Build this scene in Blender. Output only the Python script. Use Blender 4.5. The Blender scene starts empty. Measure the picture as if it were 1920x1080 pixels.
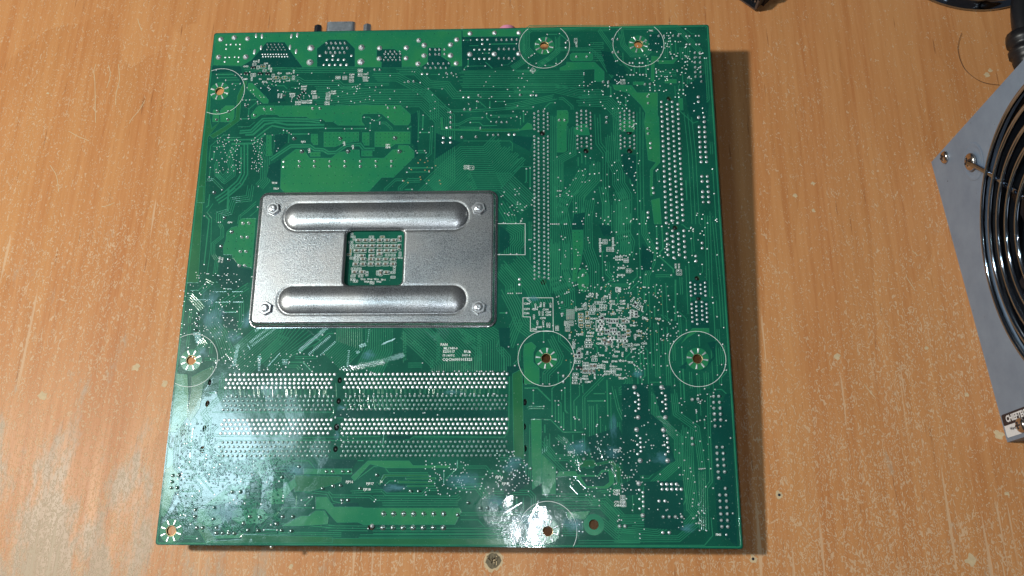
import bpy, bmesh, math, random
import numpy as np
from mathutils import Matrix, Vector, Euler
random.seed(7)
C = bpy.context.scene.collection
SC = bpy.context.scene
R = math.radians
MM = 0.001

# ------------------------------------------------------------------ camera, lights, world
# The board lies face down on its sockets; its own frame (x right, y up, z out of the solder side)
# has its origin in the middle of the solder side.
TILT = math.asin((0.027-0.013)/0.244)
MB = Matrix.Translation((0, 0, 0.0216)) @ Matrix.Rotation(TILT, 4, 'X')
CAMP = Vector((0.04225015, -0.11667557, 0.36922748))
CAMR = Euler((0.27936702, 0.03952302, 0.00589131), 'XYZ').to_matrix()
FPX = 1608.66
cd = bpy.data.cameras.new('camera'); cam = bpy.data.objects.new('camera', cd); C.objects.link(cam)
cam.matrix_world = MB @ (Matrix.Translation(CAMP) @ CAMR.to_4x4())
cd.sensor_width = 36; cd.lens = 36*FPX/1920; cd.clip_start = 0.01; cd.clip_end = 20
SC.camera = cam
SC.view_settings.view_transform = 'Standard'; SC.view_settings.look = 'None'
SC.view_settings.exposure = 0.0; SC.view_settings.gamma = 1.0

w = bpy.data.worlds.new('World'); SC.world = w; w.use_nodes = True
bg = w.node_tree.nodes['Background']; bg.inputs['Strength'].default_value = 0.050
# an even dim room, a little brighter overhead (the white ceiling)
_n = w.node_tree.nodes; _l = w.node_tree.links
tc = _n.new('ShaderNodeTexCoord'); sx = _n.new('ShaderNodeSeparateXYZ'); rp = _n.new('ShaderNodeValToRGB')
_l.new(tc.outputs['Generated'], sx.inputs[0]); _l.new(sx.outputs['Z'], rp.inputs['Fac']); _l.new(rp.outputs[0], bg.inputs['Color'])
rp.color_ramp.elements[0].position = 0.0; rp.color_ramp.elements[0].color = (0.62, 0.70, 0.82, 1)
rp.color_ramp.elements[1].position = 0.9; rp.color_ramp.elements[1].color = (0.66, 0.74, 0.85, 1)

def area_light(name, loc_local, target_local, size, power, col, sizey=None, shape='DISK'):
    ld = bpy.data.lights.new(name, 'AREA'); ld.shape = shape; ld.size = size
    if sizey: ld.shape = 'ELLIPSE' if shape == 'DISK' else 'RECTANGLE'; ld.size_y = sizey
    ld.energy = power; ld.color = col
    o = bpy.data.objects.new(name, ld); C.objects.link(o)
    a = MB @ Vector(loc_local); b = MB @ Vector(target_local)
    o.location = a; o.rotation_euler = (b-a).to_track_quat('-Z', 'Y').to_euler()
    return o
# desk lamp to the left (throws the shadow right of the board), a wide window-like light seen
# mirrored in the lower left corner, and the small flash beside the lens
area_light('desk_lamp', (-0.665, 0.035, 0.86), (0, 0, 0), 0.075, 10.8, (1.0, 0.97, 0.88))
area_light('window_light', (-0.60, 0.03, 1.30), (-0.05, -0.05, 0), 0.23, 2.9, (0.60, 0.87, 1.0), sizey=0.24)
area_light('front_light', (0.10, -1.05, 0.95), (0, 0, 0), 0.55, 0.8, (0.86, 0.94, 1.0))
area_light('flash', (0.031, -0.112, 0.371), (0.02, -0.02, 0), 0.006, 0.21, (0.86, 0.93, 1.0))

# ------------------------------------------------------------------ pixel measuring helpers
def up(u, v, z=0.0):
    """point of the board frame at height z (m) that was measured at photo pixel (u, v)"""
    ray = CAMR @ Vector(((u-960)/FPX, (540-v)/FPX, -1))
    t = (z-CAMP.z)/ray.z
    p = CAMP+ray*t
    return (p.x, p.y)
MBI = MB.inverted()
camw = MB @ CAMP
def upw(u, v, z=0.0):
    """world point at world height z measured at photo pixel (u, v)"""
    ray = MB.to_3x3() @ (CAMR @ Vector(((u-960)/FPX, (540-v)/FPX, -1)))
    t = (z-camw.z)/ray.z
    return camw+ray*t
FR = {'A': (360,30,5.4), 'B': (660,30,5.4), 'C': (960,30,4.8), 'D': (360,180,5.4), 'E': (660,180,5.4), 'F': (960,180,4.5),
      'G': (340,350,6), 'H': (900,350,5.4), 'I': (620,410,7.714), 'J': (950,520,5.4), 'K': (1150,400,3.176), 'L': (300,490,4.909),
      'M': (600,600,4.155), 'N': (290,680,4.909), 'O': (290,840,5.4), 'Q': (600,840,5.333), 'R': (930,820,4.696), 'S': (1150,720,3.273), 'P': (0,0,1)}
def fp(f, x, y):
    a, b, s = FR[f]; return up(a+x/s, b+y/s)
def fsc(f, r, y=500):   # a length in a measured frame -> metres on the board
    return r/FR[f][2]/4.2*MM
def pts(f, s):
    v = s.replace(',', ' ').split(); return [fp(f, float(v[i]), float(v[i+1])) for i in range(0, len(v), 2)]

# ------------------------------------------------------------------ object helpers
def thing(name, label, cat, matrix=None, group=None):
    o = bpy.data.objects.new(name, None); C.objects.link(o); o.empty_display_size = 0.01
    if matrix is not None: o.matrix_world = matrix
    tag(o, label, cat, group); return o
def tag(o, label=None, cat=None, group=None, kind=None):
    if label: o['label'] = label
    if cat: o['category'] = cat
    if group: o['group'] = group
    if kind: o['kind'] = kind
    return o
def link(name, me, parent=None, mats=(), loc=None, smooth=False):
    o = bpy.data.objects.new(name, me); C.objects.link(o)
    for m in mats:
        if len(me.materials) < len(mats): me.materials.append(m)
    if parent is not None: o.parent = parent
    if loc is not None: o.location = loc
    if smooth:
        me.polygons.foreach_set('use_smooth', [True]*len(me.polygons))
    return o
def mesh(name, vs, fs, mi=None):
    me = bpy.data.meshes.new(name); me.from_pydata(vs, [], fs)
    if mi: me.polygons.foreach_set('material_index', mi)
    me.update(); return me
class MBld:
    def __init__(s): s.v = []; s.f = []; s.m = []
    def add(s, vs, fs, m=0):
        b = len(s.v); s.v += vs; s.f += [tuple(i+b for i in f) for f in fs]; s.m += [m]*len(fs); return s
    def box(s, x0, y0, z0, x1, y1, z1, m=0, M=None, bev=0):
        if bev:
            b = bev; vs = []
            for z, d in ((z0, 0), (z1-b, 0), (z1, b)):
                vs += [(x0+d, y0+d, z), (x1-d, y0+d, z), (x1-d, y1-d, z), (x0+d, y1-d, z)]
            fs = [(3,2,1,0), (8,9,10,11)]+[(i+k, (i+1)%4+k, (i+1)%4+k+4, i+k+4) for k in (0,4) for i in range(4)]
        else:
            vs = [(x0,y0,z0),(x1,y0,z0),(x1,y1,z0),(x0,y1,z0),(x0,y0,z1),(x1,y0,z1),(x1,y1,z1),(x0,y1,z1)]
            fs = [(3,2,1,0),(4,5,6,7),(0,1,5,4),(1,2,6,5),(2,3,7,6),(3,0,4,7)]
        if M is not None: vs = [tuple(M @ Vector(p)) for p in vs]
        return s.add(vs, fs, m)
    def lathe(s, prof, n=14, M=None, m=0, cap=True, sq=False, a0=0.0):
        vs = []; fs = []
        for r, z in prof:
            for i in range(n):
                a = a0+2*math.pi*i/n; vs.append((r*math.cos(a), r*math.sin(a), z))
        for k in range(len(prof)-1):
            for i in range(n):
                j = (i+1) % n; fs.append((k*n+i, k*n+j, (k+1)*n+j, (k+1)*n+i))
        if cap: fs.append(tuple((len(prof)-1)*n+i for i in range(n)))
        if M is not None: vs = [tuple(M @ Vector(p)) for p in vs]
        return s.add(vs, fs, m)
    def poly(s, p, z, m=0):
        a = sum(p[i][0]*p[(i+1)%len(p)][1]-p[(i+1)%len(p)][0]*p[i][1] for i in range(len(p)))
        if a < 0: p = p[::-1]
        return s.add([(x, y, z) for x, y in p], [tuple(range(len(p)))], m)
    def tube(s, path, r, n=8, m=0, closed=False):
        P = [Vector(p) for p in path]; vs = []; fs = []; N = len(P)
        up_ = Vector((0.01, 0.02, 1))
        for i, p in enumerate(P):
            t = (P[(i+1) % N if closed else min(i+1, N-1)]-P[(i-1) % N if closed else max(i-1, 0)]).normalized()
            u = t.cross(up_).normalized(); q = u.cross(t)
            rr = r(i/(N-1)) if callable(r) else r
            for k in range(n):
                a = 2*math.pi*k/n; vs.append(tuple(p+u*rr*math.cos(a)+q*rr*math.sin(a)))
        for i in range(N if closed else N-1):
            for k in range(n):
                a, b = i*n+k, i*n+(k+1) % n; c, d = ((i+1) % N)*n+(k+1) % n, ((i+1) % N)*n+k
                fs.append((a, b, c, d))
        if not closed: fs += [tuple(range(n))[::-1], tuple((N-1)*n+k for k in range(n))]
        return s.add(vs, fs, m)
    def build(s, name, parent=None, mats=(), smooth=False, kind=None, loc=None):
        me = mesh(name, s.v, s.f, s.m); o = link(name, me, parent, mats, loc, smooth)
        if kind: o['kind'] = kind
        return o

# ------------------------------------------------------------------ materials
def nmat(name):
    m = bpy.data.materials.new(name); m.use_nodes = True; nt = m.node_tree
    return m, nt.nodes, nt.links, nt.nodes['Principled BSDF']
def rgba(c): return (c[0], c[1], c[2], 1)
def simple(name, col, rough=0.5, metal=0.0, coat=0, var=0.12, nscale=900, bump=0.0, bscale=2500, bdist=0.00002, rvar=0.1):
    m, n, l, p = nmat(name)
    t = n.new('ShaderNodeTexCoord'); no = n.new('ShaderNodeTexNoise'); no.inputs['Scale'].default_value = nscale; no.inputs['Detail'].default_value = 4
    l.new(t.outputs['Object'], no.inputs['Vector'])
    mx = n.new('ShaderNodeMix'); mx.data_type = 'RGBA'
    mx.inputs['A'].default_value = rgba([c*(1-var) for c in col]); mx.inputs['B'].default_value = rgba([min(1, c*(1+var)) for c in col])
    l.new(no.outputs['Fac'], mx.inputs['Factor']); l.new(mx.outputs['Result'], p.inputs['Base Color'])
    mr = n.new('ShaderNodeMapRange'); mr.inputs['To Min'].default_value = max(0.02, rough-rvar); mr.inputs['To Max'].default_value = rough+rvar
    l.new(no.outputs['Fac'], mr.inputs['Value']); l.new(mr.outputs[0], p.inputs['Roughness'])
    p.inputs['Metallic'].default_value = metal
    if coat: p.inputs['Coat Weight'].default_value = coat; p.inputs['Coat Roughness'].default_value = 0.1
    if bump:
        nb = n.new('ShaderNodeTexNoise'); nb.inputs['Scale'].default_value = bscale; nb.inputs['Detail'].default_value = 3
        l.new(t.outputs['Object'], nb.inputs['Vector'])
        b = n.new('ShaderNodeBump'); b.inputs['Strength'].default_value = bump; b.inputs['Distance'].default_value = bdist
        l.new(nb.outputs['Fac'], b.inputs['Height']); l.new(b.outputs['Normal'], p.inputs['Normal'])
    return m
def mask_mat(name, cols, rough, under=None, stripe=False):
    """green solder resist: glossy lacquer over laminate or copper, slightly wavy"""
    m, n, l, p = nmat(name)
    t = n.new('ShaderNodeTexCoord')
    a = n.new('ShaderNodeTexNoise'); a.inputs['Scale'].default_value = 38; a.inputs['Detail'].default_value = 5; a.inputs['Roughness'].default_value = 0.6
    l.new(t.outputs['Object'], a.inputs['Vector'])
    r = n.new('ShaderNodeValToRGB'); r.color_ramp.elements[0].position = 0.40; r.color_ramp.elements[0].color = rgba(cols[0])
    r.color_ramp.elements[1].position = 0.62; r.color_ramp.elements[1].color = rgba(cols[1])
    l.new(a.outputs['Fac'], r.inputs['Fac'])
    # fine dust and rubbed specks
    s = n.new('ShaderNodeTexNoise'); s.inputs['Scale'].default_value = 1400; s.inputs['Detail'].default_value = 2
    l.new(t.outputs['Object'], s.inputs['Vector'])
    sr = n.new('ShaderNodeMapRange'); sr.inputs['From Min'].default_value = 0.66; sr.inputs['From Max'].default_value = 0.78; sr.inputs['To Max'].default_value = 0.45
    l.new(s.outputs['Fac'], sr.inputs['Value'])
    mx = n.new('ShaderNodeMix'); mx.data_type = 'RGBA'; mx.inputs['B'].default_value = (0.25, 0.42, 0.36, 1)
    l.new(sr.outputs[0], mx.inputs['Factor']); l.new(r.outputs[0], mx.inputs['A']); l.new(mx.outputs['Result'], p.inputs['Base Color'])
    rr = n.new('ShaderNodeMapRange'); rr.inputs['From Min'].default_value = 0.3; rr.inputs['From Max'].default_value = 0.7
    rr.inputs['To Min'].default_value = rough-0.03; rr.inputs['To Max'].default_value = rough+0.08
    l.new(a.outputs['Fac'], rr.inputs['Value']); l.new(rr.outputs[0], p.inputs['Roughness'])
    p.inputs['IOR'].default_value = 1.55
    p.inputs['Coat Weight'].default_value = 0.18; p.inputs['Coat Roughness'].default_value = 0.32; p.inputs['Coat Tint'].default_value = (1, 1, 1, 1)
    w1 = n.new('ShaderNodeTexNoise'); w1.inputs['Scale'].default_value = 320; w1.inputs['Detail'].default_value = 3
    w2 = n.new('ShaderNodeTexNoise'); w2.inputs['Scale'].default_value = 1900; w2.inputs['Detail'].default_value = 2
    l.new(t.outputs['Object'], w1.inputs['Vector']); l.new(t.outputs['Object'], w2.inputs['Vector'])
    b1 = n.new('ShaderNodeBump'); b1.inputs['Strength'].default_value = 1; b1.inputs['Distance'].default_value = 0.00003
    b2 = n.new('ShaderNodeBump'); b2.inputs['Strength'].default_value = 1; b2.inputs['Distance'].default_value = 0.000017
    l.new(w1.outputs['Fac'], b1.inputs['Height']); l.new(w2.outputs['Fac'], b2.inputs['Height'])
    vm = n.new('ShaderNodeMapRange'); vm.inputs['From Min'].default_value = 0.42; vm.inputs['From Max'].default_value = 0.62; vm.inputs['To Min'].default_value = 0.3; l.new(a.outputs['Fac'], vm.inputs['Value']); l.new(vm.outputs[0], b2.inputs['Strength'])
    l.new(b1.outputs['Normal'], b2.inputs['Normal'])
    # the laminate is not dead flat: small plane facets each tip a degree or so
    vo = n.new('ShaderNodeTexVoronoi'); vo.distance = 'CHEBYCHEV'; vo.inputs['Scale'].default_value = 130
    mp = n.new('ShaderNodeMapping'); mp.inputs['Rotation'].default_value = (0, 0, R(45)); mp.inputs['Scale'].default_value = (1, 0.55, 1)
    l.new(t.outputs['Object'], mp.inputs['Vector']); l.new(mp.outputs[0], vo.inputs['Vector'])
    sb = n.new('ShaderNodeVectorMath'); sb.operation = 'SUBTRACT'; sb.inputs[1].default_value = (0.5, 0.5, 0.5); l.new(vo.outputs['Color'], sb.inputs[0])
    ml = n.new('ShaderNodeVectorMath'); ml.operation = 'MULTIPLY'; ml.inputs[1].default_value = (0.026, 0.026, 0); l.new(sb.outputs[0], ml.inputs[0])
    ad = n.new('ShaderNodeVectorMath'); ad.operation = 'ADD'; l.new(b2.outputs['Normal'], ad.inputs[0]); l.new(ml.outputs[0], ad.inputs[1])
    nz = n.new('ShaderNodeVectorMath'); nz.operation = 'NORMALIZE'; l.new(ad.outputs[0], nz.inputs[0]); l.new(nz.outputs[0], p.inputs['Normal'])
    return m
M_BASE = mask_mat('solder_resist_inner', ((0.004, 0.076, 0.050), (0.006, 0.108, 0.066)), 0.08)
M_DARK = mask_mat('solder_resist_dark', ((0.002, 0.058, 0.046), (0.003, 0.074, 0.056)), 0.10)
M_TRACE = mask_mat('solder_resist_trace', ((0.016, 0.18, 0.098), (0.024, 0.22, 0.108)), 0.10)
M_POUR = mask_mat('solder_resist_copper', ((0.012, 0.175, 0.082), (0.022, 0.205, 0.078)), 0.12)
M_POUR2 = mask_mat('solder_resist_olive', ((0.010, 0.115, 0.050), (0.017, 0.14, 0.050)), 0.12)
M_EDGE = simple('board_edge', (0.05, 0.16, 0.07), 0.5)
M_TIN = simple('tinned_solder', (0.80, 0.84, 0.86), 0.38, 0.75, var=0.15, bump=0.5, bscale=3000)
M_TIN2 = simple('dull_solder', (0.50, 0.60, 0.60), 0.30, 0.9, var=0.2, bump=0.6, bscale=3000)
M_GOLD = simple('gold_pad', (0.75, 0.50, 0.25), 0.4, 0.8)
M_SILK = simple('white_print', (0.80, 0.86, 0.84), 0.6, 0.0, var=0.08)
M_BLACKHOLE = simple('dark_plastic_peg', (0.012, 0.012, 0.014), 0.35)
M_CHIPB = simple('ceramic_brown', (0.17, 0.14, 0.10), 0.55, nscale=3000)
M_CHIPK = simple('black_resin', (0.012, 0.014, 0.02), 0.35)
M_PLASTIC = simple('black_socket_plastic', (0.02, 0.02, 0.022), 0.45)
M_STEEL = simple('port_steel', (0.62, 0.68, 0.74), 0.32, 0.9, bump=0.3)
M_DKSTEEL = simple('dark_steel', (0.16, 0.18, 0.22), 0.3, 0.95)
M_PINK = simple('pink_jack_plastic', (0.75, 0.28, 0.42), 0.4)
M_NUT = simple('nut_steel', (0.85, 0.87, 0.90), 0.30, 0.9, bump=0.25, bscale=1800)
M_CHROME = simple('chrome', (0.33, 0.39, 0.48), 0.09, 1.0, rvar=0.03)
M_SCREW = simple('screw_nickel', (0.55, 0.50, 0.46), 0.22, 1.0, bump=0.4)
M_BLACK = simple('black_rubber', (0.010, 0.010, 0.012), 0.4, bump=0.4)
M_FAN = simple('fan_black_plastic', (0.008, 0.010, 0.014), 0.3)
M_STICK1 = simple('sticker_black', (0.012, 0.013, 0.022), 0.4)
M_STICK2 = simple('sticker_white', (0.72, 0.75, 0.78), 0.4)

def plate_mat(nm='zinc_plate', ro=0.33, bd=0.00009, gs=2600, k=1.0):
    m, n, l, p = nmat(nm)
    t = n.new('ShaderNodeTexCoord')
    a = n.new('ShaderNodeTexNoise'); a.inputs['Scale'].default_value = gs; a.inputs['Detail'].default_value = 2
    b = n.new('ShaderNodeTexNoise'); b.inputs['Scale'].default_value = 45; b.inputs['Detail'].default_value = 4
    l.new(t.outputs['Object'], a.inputs['Vector']); l.new(t.outputs['Object'], b.inputs['Vector'])
    r = n.new('ShaderNodeValToRGB'); r.color_ramp.elements[0].position = 0.3; r.color_ramp.elements[0].color = (0.10*k, 0.115*k, 0.12*k, 1)
    r.color_ramp.elements[1].position = 0.6; r.color_ramp.elements[1].color = (min(.86, 0.45*k), min(.88, 0.47*k), min(.9, 0.49*k), 1)
    l.new(a.outputs['Fac'], r.inputs['Fac']); l.new(r.outputs[0], p.inputs['Base Color'])
    mr = n.new('ShaderNodeMapRange'); mr.inputs['From Min'].default_value = 0.3; mr.inputs['From Max'].default_value = 0.7
    mr.inputs['To Min'].default_value = ro-0.04; mr.inputs['To Max'].default_value = ro+0.07
    l.new(b.outputs['Fac'], mr.inputs['Value']); l.new(mr.outputs[0], p.inputs['Roughness'])
    # handling marks: broad faint smears
    sm_ = n.new('ShaderNodeMapRange'); sm_.inputs['From Min'].default_value = 0.42; sm_.inputs['From Max'].default_value = 0.66; sm_.inputs['To Max'].default_value = 0.55; l.new(b.outputs['Fac'], sm_.inputs['Value'])
    mx = n.new('ShaderNodeMix'); mx.data_type = 'RGBA'; mx.inputs['B'].default_value = (0.29*k, 0.28*k, 0.27*k, 1); l.new(sm_.outputs[0], mx.inputs['Factor']); l.new(r.outputs[0], mx.inputs['A']); l.new(mx.outputs['Result'], p.inputs['Base Color'])
    p.inputs['Metallic'].default_value = 0.93
    bu = n.new('ShaderNodeBump'); bu.inputs['Strength'].default_value = 1.0; bu.inputs['Distance'].default_value = bd
    l.new(a.outputs['Fac'], bu.inputs['Height']); l.new(bu.outputs['Normal'], p.inputs['Normal'])
    return m
M_PLATE = plate_mat()
M_BEAD_LIT = plate_mat('zinc_bead_lit', 0.31, 0.00004, k=1.75)  # smoother zinc, base colour lightened to paint in the bead highlight
M_RIM_LIT = plate_mat('zinc_rim_lit', 0.16, 0.00001, k=1.9)  # glossier zinc, base colour lightened to paint in the bright rim lines

def psu_mat():
    m, n, l, p = nmat('grey_painted_steel')
    t = n.new('ShaderNodeTexCoord')
    a = n.new('ShaderNodeTexNoise'); a.inputs['Scale'].default_value = 60; a.inputs['Detail'].default_value = 8; a.inputs['Roughness'].default_value = 0.65
    l.new(t.outputs['Object'], a.inputs['Vector'])
    r = n.new('ShaderNodeValToRGB'); r.color_ramp.elements[0].position = 0.35; r.color_ramp.elements[0].color = (0.205, 0.275, 0.38, 1)
    r.color_ramp.elements[1].position = 0.65; r.color_ramp.elements[1].color = (0.25, 0.33, 0.44, 1)
    l.new(a.outputs['Fac'], r.inputs['Fac'])
    s = n.new('ShaderNodeTexNoise'); s.inputs['Scale'].default_value = 260; s.inputs['Detail'].default_value = 3
    l.new(t.outputs['Object'], s.inputs['Vector'])
    sr = n.new('ShaderNodeMapRange'); sr.inputs['From Min'].default_value = 0.70; sr.inputs['From Max'].default_value = 0.76
    l.new(s.outputs['Fac'], sr.inputs['Value'])
    mx = n.new('ShaderNodeMix'); mx.data_type = 'RGBA'; mx.inputs['B'].default_value = (0.06, 0.07, 0.09, 1)
    l.new(sr.outputs[0], mx.inputs['Factor']); l.new(r.outputs[0], mx.inputs['A']); l.new(mx.outputs['Result'], p.inputs['Base Color'])
    p.inputs['Metallic'].default_value = 0.25; p.inputs['Roughness'].default_value = 0.48
    g = n.new('ShaderNodeTexNoise'); g.inputs['Scale'].default_value = 2600
    l.new(t.outputs['Object'], g.inputs['Vector'])
    bu = n.new('ShaderNodeBump'); bu.inputs['Strength'].default_value = 0.6; bu.inputs['Distance'].default_value = 0.00003
    l.new(g.outputs['Fac'], bu.inputs['Height']); l.new(bu.outputs['Normal'], p.inputs['Normal'])
    return m
M_PSU = psu_mat()

def desk_mat():
    m, n, l, p = nmat('beech_laminate')
    def N(t, **k):
        x = n.new(t)
        for a, b in k.items(): setattr(x, a, b)
        return x
    def noise(vec, sc, det=4, rough=0.5, dist=0.0):
        x = N('ShaderNodeTexNoise'); x.inputs['Scale'].default_value = sc; x.inputs['Detail'].default_value = det
        x.inputs['Roughness'].default_value = rough; x.inputs['Distortion'].default_value = dist
        l.new(vec, x.inputs['Vector']); return x.outputs['Fac']
    def mapr(v, a, b, c=0.0, d=1.0):
        x = N('ShaderNodeMapRange'); x.inputs['From Min'].default_value = a; x.inputs['From Max'].default_value = b
        x.inputs['To Min'].default_value = c; x.inputs['To Max'].default_value = d; l.new(v, x.inputs['Value']); return x.outputs[0]
    def math_(op, a, b):
        x = N('ShaderNodeMath', operation=op)
        for i, v in ((0, a), (1, b)):
            if isinstance(v, (int, float)): x.inputs[i].default_value = v
            else: l.new(v, x.inputs[i])
        return x.outputs[0]
    def mixc(f, a, b):
        x = N('ShaderNodeMix', data_type='RGBA')
        if isinstance(f, (int, float)): x.inputs['Factor'].default_value = f
        else: l.new(f, x.inputs['Factor'])
        for nm, v in (('A', a), ('B', b)):
            if isinstance(v, tuple): x.inputs[nm].default_value = rgba(v)
            else: l.new(v, x.inputs[nm])
        return x.outputs['Result']
    t = N('ShaderNodeTexCoord').outputs['Object']
    def mapping(sc, rot=0.0, loc=(0, 0, 0)):
        x = N('ShaderNodeMapping'); x.inputs['Scale'].default_value = sc; x.inputs['Rotation'].default_value = (0, 0, rot); x.inputs['Location'].default_value = loc
        l.new(t, x.inputs['Vector']); return x.outputs[0]
    vs = mapping((1, 0.16, 1), R(2))           # long soft figure along the grain
    big = noise(vs, 7, 3, 0.5, 0.6)
    rings = N('ShaderNodeMath', operation='FRACT'); l.new(math_('MULTIPLY', big, 9.0), rings.inputs[0])
    fig = mapr(rings.outputs[0], 0.0, 1.0)
    fine = noise(mapping((1, 0.035, 1), R(1.5)), 420, 5, 0.65)
    mid = noise(mapping((1, 0.06, 1), R(2.5)), 70, 4, 0.6)
    c1 = mixc(fig, (0.555, 0.265, 0.104), (0.49, 0.218, 0.080))
    c2 = mixc(mapr(mid, 0.35, 0.7), c1, (0.45, 0.172, 0.058))
    c3 = mixc(mapr(fine, 0.38, 0.70, 0, 0.6), c2, (0.62, 0.31, 0.13))
    # short dark pores
    pore = mapr(noise(mapping((1, 0.05, 1), R(2)), 700, 2, 0.5), 0.68, 0.74)
    c4 = mixc(math_('MULTIPLY', pore, 0.55), c3, (0.20, 0.075, 0.03))
    # pale scuffs: little curled flecks, thicker towards the front edge of the desk
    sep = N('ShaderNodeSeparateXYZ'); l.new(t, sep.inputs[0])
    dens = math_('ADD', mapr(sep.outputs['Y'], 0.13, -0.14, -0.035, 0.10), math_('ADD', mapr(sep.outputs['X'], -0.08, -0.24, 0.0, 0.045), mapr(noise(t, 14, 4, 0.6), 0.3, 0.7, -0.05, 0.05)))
    f1 = noise(mapping((1, 0.55, 1), R(12)), 640, 2, 0.45, 2.0)
    k1 = mapr(math_('ADD', f1, math_('MULTIPLY', dens, 0.65)), 0.64, 0.68)
    f2 = noise(mapping((1, 0.6, 1), R(-38), (3, 1, 0)), 520, 2, 0.45, 2.4)
    k2 = mapr(math_('ADD', f2, math_('MULTIPLY', dens, 0.65)), 0.655, 0.695)
    k3 = mapr(math_('ADD', noise(mapping((1, 0.03, 1), R(2), (7, 0, 0)), 330, 2, 0.5), dens), 0.745, 0.775)
    kk = math_('MAXIMUM', math_('MAXIMUM', k1, k2), math_('MULTIPLY', k3, 0.9))
    c5 = mixc(math_('MULTIPLY', kk, 0.54), c4, (0.66, 0.50, 0.33))
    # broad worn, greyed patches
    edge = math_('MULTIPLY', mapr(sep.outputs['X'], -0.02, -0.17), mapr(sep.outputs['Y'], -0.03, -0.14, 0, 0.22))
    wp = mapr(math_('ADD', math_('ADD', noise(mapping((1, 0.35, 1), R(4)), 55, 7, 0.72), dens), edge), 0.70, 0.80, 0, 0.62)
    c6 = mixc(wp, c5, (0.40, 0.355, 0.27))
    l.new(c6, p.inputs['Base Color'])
    rr = math_('ADD', mapr(mid, 0.3, 0.7, 0.30, 0.40), math_('MULTIPLY', kk, 0.12))
    l.new(rr, p.inputs['Roughness']); p.inputs['Specular IOR Level'].default_value = 0.13
    hgt = math_('SUBTRACT', math_('MULTIPLY', noise(mapping((1, 0.03, 1), R(1.5)), 520, 3, 0.6), 0.7), math_('MULTIPLY', kk, 0.5))
    b = N('ShaderNodeBump'); b.inputs['Strength'].default_value = 0.9; b.inputs['Distance'].default_value = 0.00010
    l.new(hgt, b.inputs['Height']); l.new(b.outputs['Normal'], p.inputs['Normal'])
    return m
M_DESK = desk_mat()

# ------------------------------------------------------------------ the desk
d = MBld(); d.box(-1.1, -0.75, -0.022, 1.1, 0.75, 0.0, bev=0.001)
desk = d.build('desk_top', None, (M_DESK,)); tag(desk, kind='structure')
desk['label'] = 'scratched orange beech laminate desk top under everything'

# ------------------------------------------------------------------ the motherboard
board = thing('motherboard', 'green computer motherboard lying face down with a silver cooler backplate bolted on', 'motherboard', MB)
TH = 0.0016

def rounded(x0, y0, x1, y1, r, n=6):
    out = []
    for cx, cy, a0 in ((x1-r, y1-r, 0), (x0+r, y1-r, 90), (x0+r, y0+r, 180), (x1-r, y0+r, 270)):
        for i in range(n+1):
            a = R(a0+90*i/n); out.append((cx+r*math.cos(a), cy+r*math.sin(a)))
    return out
def circ(c, r, n=28, ry=None, rot=0.0):
    ry = ry or r
    return [(c[0]+r*math.cos(2*math.pi*i/n)*math.cos(rot)-ry*math.sin(2*math.pi*i/n)*math.sin(rot),
             c[1]+r*math.cos(2*math.pi*i/n)*math.sin(rot)+ry*math.sin(2*math.pi*i/n)*math.cos(rot)) for i in range(n)]
# through holes: (frame, x, y, radius mm, elongation)
MOUNT = [('A',280,762,2.0), ('C',290,267,2.0), ('C',1138,255,2.0), ('L',286,910,2.0), ('J',400,820,2.0), ('K',501,866,2.0), ('O',168,838,2.0), ('R',456,826,2.0)]
PLAIN = [('R',861,768,2.0)]
PEG = [('P',637,713,1.0,1.35), ('P',635,752,1.0,1.3), ('P',631,801,1.1,1.4), ('P',629,842,1.0,1.35),
       ('P',393,717,0.75,1.9), ('P',389,757,1.0,1.5), ('P',383,803,0.75,1.9), ('P',379,843,1.0,1.5),
       ('P',983,714,0.75,1.9), ('P',984,754,0.85,1.7), ('P',983,800,0.75,1.9), ('P',984,841,0.85,1.7),
       ('P',1017,250,1.3,1), ('P',1019,529,1.3,1), ('P',1098,249,1.3,1), ('P',1099,283,1.3,1), ('P',1180,248,1.3,1), ('P',1181,283,1.3,1),
       ('P',1254,185,1.1,1), ('P',1266,427,1.1,1), ('P',1307,522,1.1,1), ('P',1310,559,1.1,1),
       ('A',855,220,0.95,1), ('A',415,340,1.2,1), ('B',1567,172,1.1,1), ('Q',515,780,1.6,1)]
cu = bpy.data.curves.new('board_outline', 'CURVE'); cu.dimensions = '2D'; cu.fill_mode = 'BOTH'
def spl(p):
    s = cu.splines.new('POLY'); s.points.add(len(p)-1); s.use_cyclic_u = True
    for q, (x, y) in zip(s.points, p): q.co = (x*1000, y*1000, 0, 1)
spl(rounded(-0.122, -0.122, 0.122, 0.122, 0.0012))
for f, x, y, r in MOUNT+PLAIN: spl(circ(fp(f, x, y), r*MM, 28))
for f, x, y, r, e in PEG: spl(circ(fp(f, x, y), r*MM, 16, r*e*MM))
co = bpy.data.objects.new('board_outline', cu); C.objects.link(co)
bpy.context.view_layer.update()
flat = bpy.data.meshes.new_from_object(co.evaluated_get(bpy.context.evaluated_depsgraph_get()))
bpy.data.objects.remove(co); 
bm = bmesh.new(); bm.from_mesh(flat)
bmesh.ops.remove_doubles(bm, verts=bm.verts, dist=1e-4)
for v in bm.verts: v.co = (v.co.x*MM, v.co.y*MM, 0)
bmesh.ops.delete(bm, geom=[e for e in bm.edges if not e.link_faces], context='EDGES')
for f in bm.faces:
    if f.normal.z < 0: f.normal_flip()
ex = bmesh.ops.extrude_face_region(bm, geom=bm.faces[:])
for v in ex['geom']:
    if isinstance(v, bmesh.types.BMVert): v.co.z = -TH
bmesh.ops.recalc_face_normals(bm, faces=bm.faces)
for f in bm.faces: f.material_index = 0 if abs(f.normal.z) > 0.5 else 1
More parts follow.
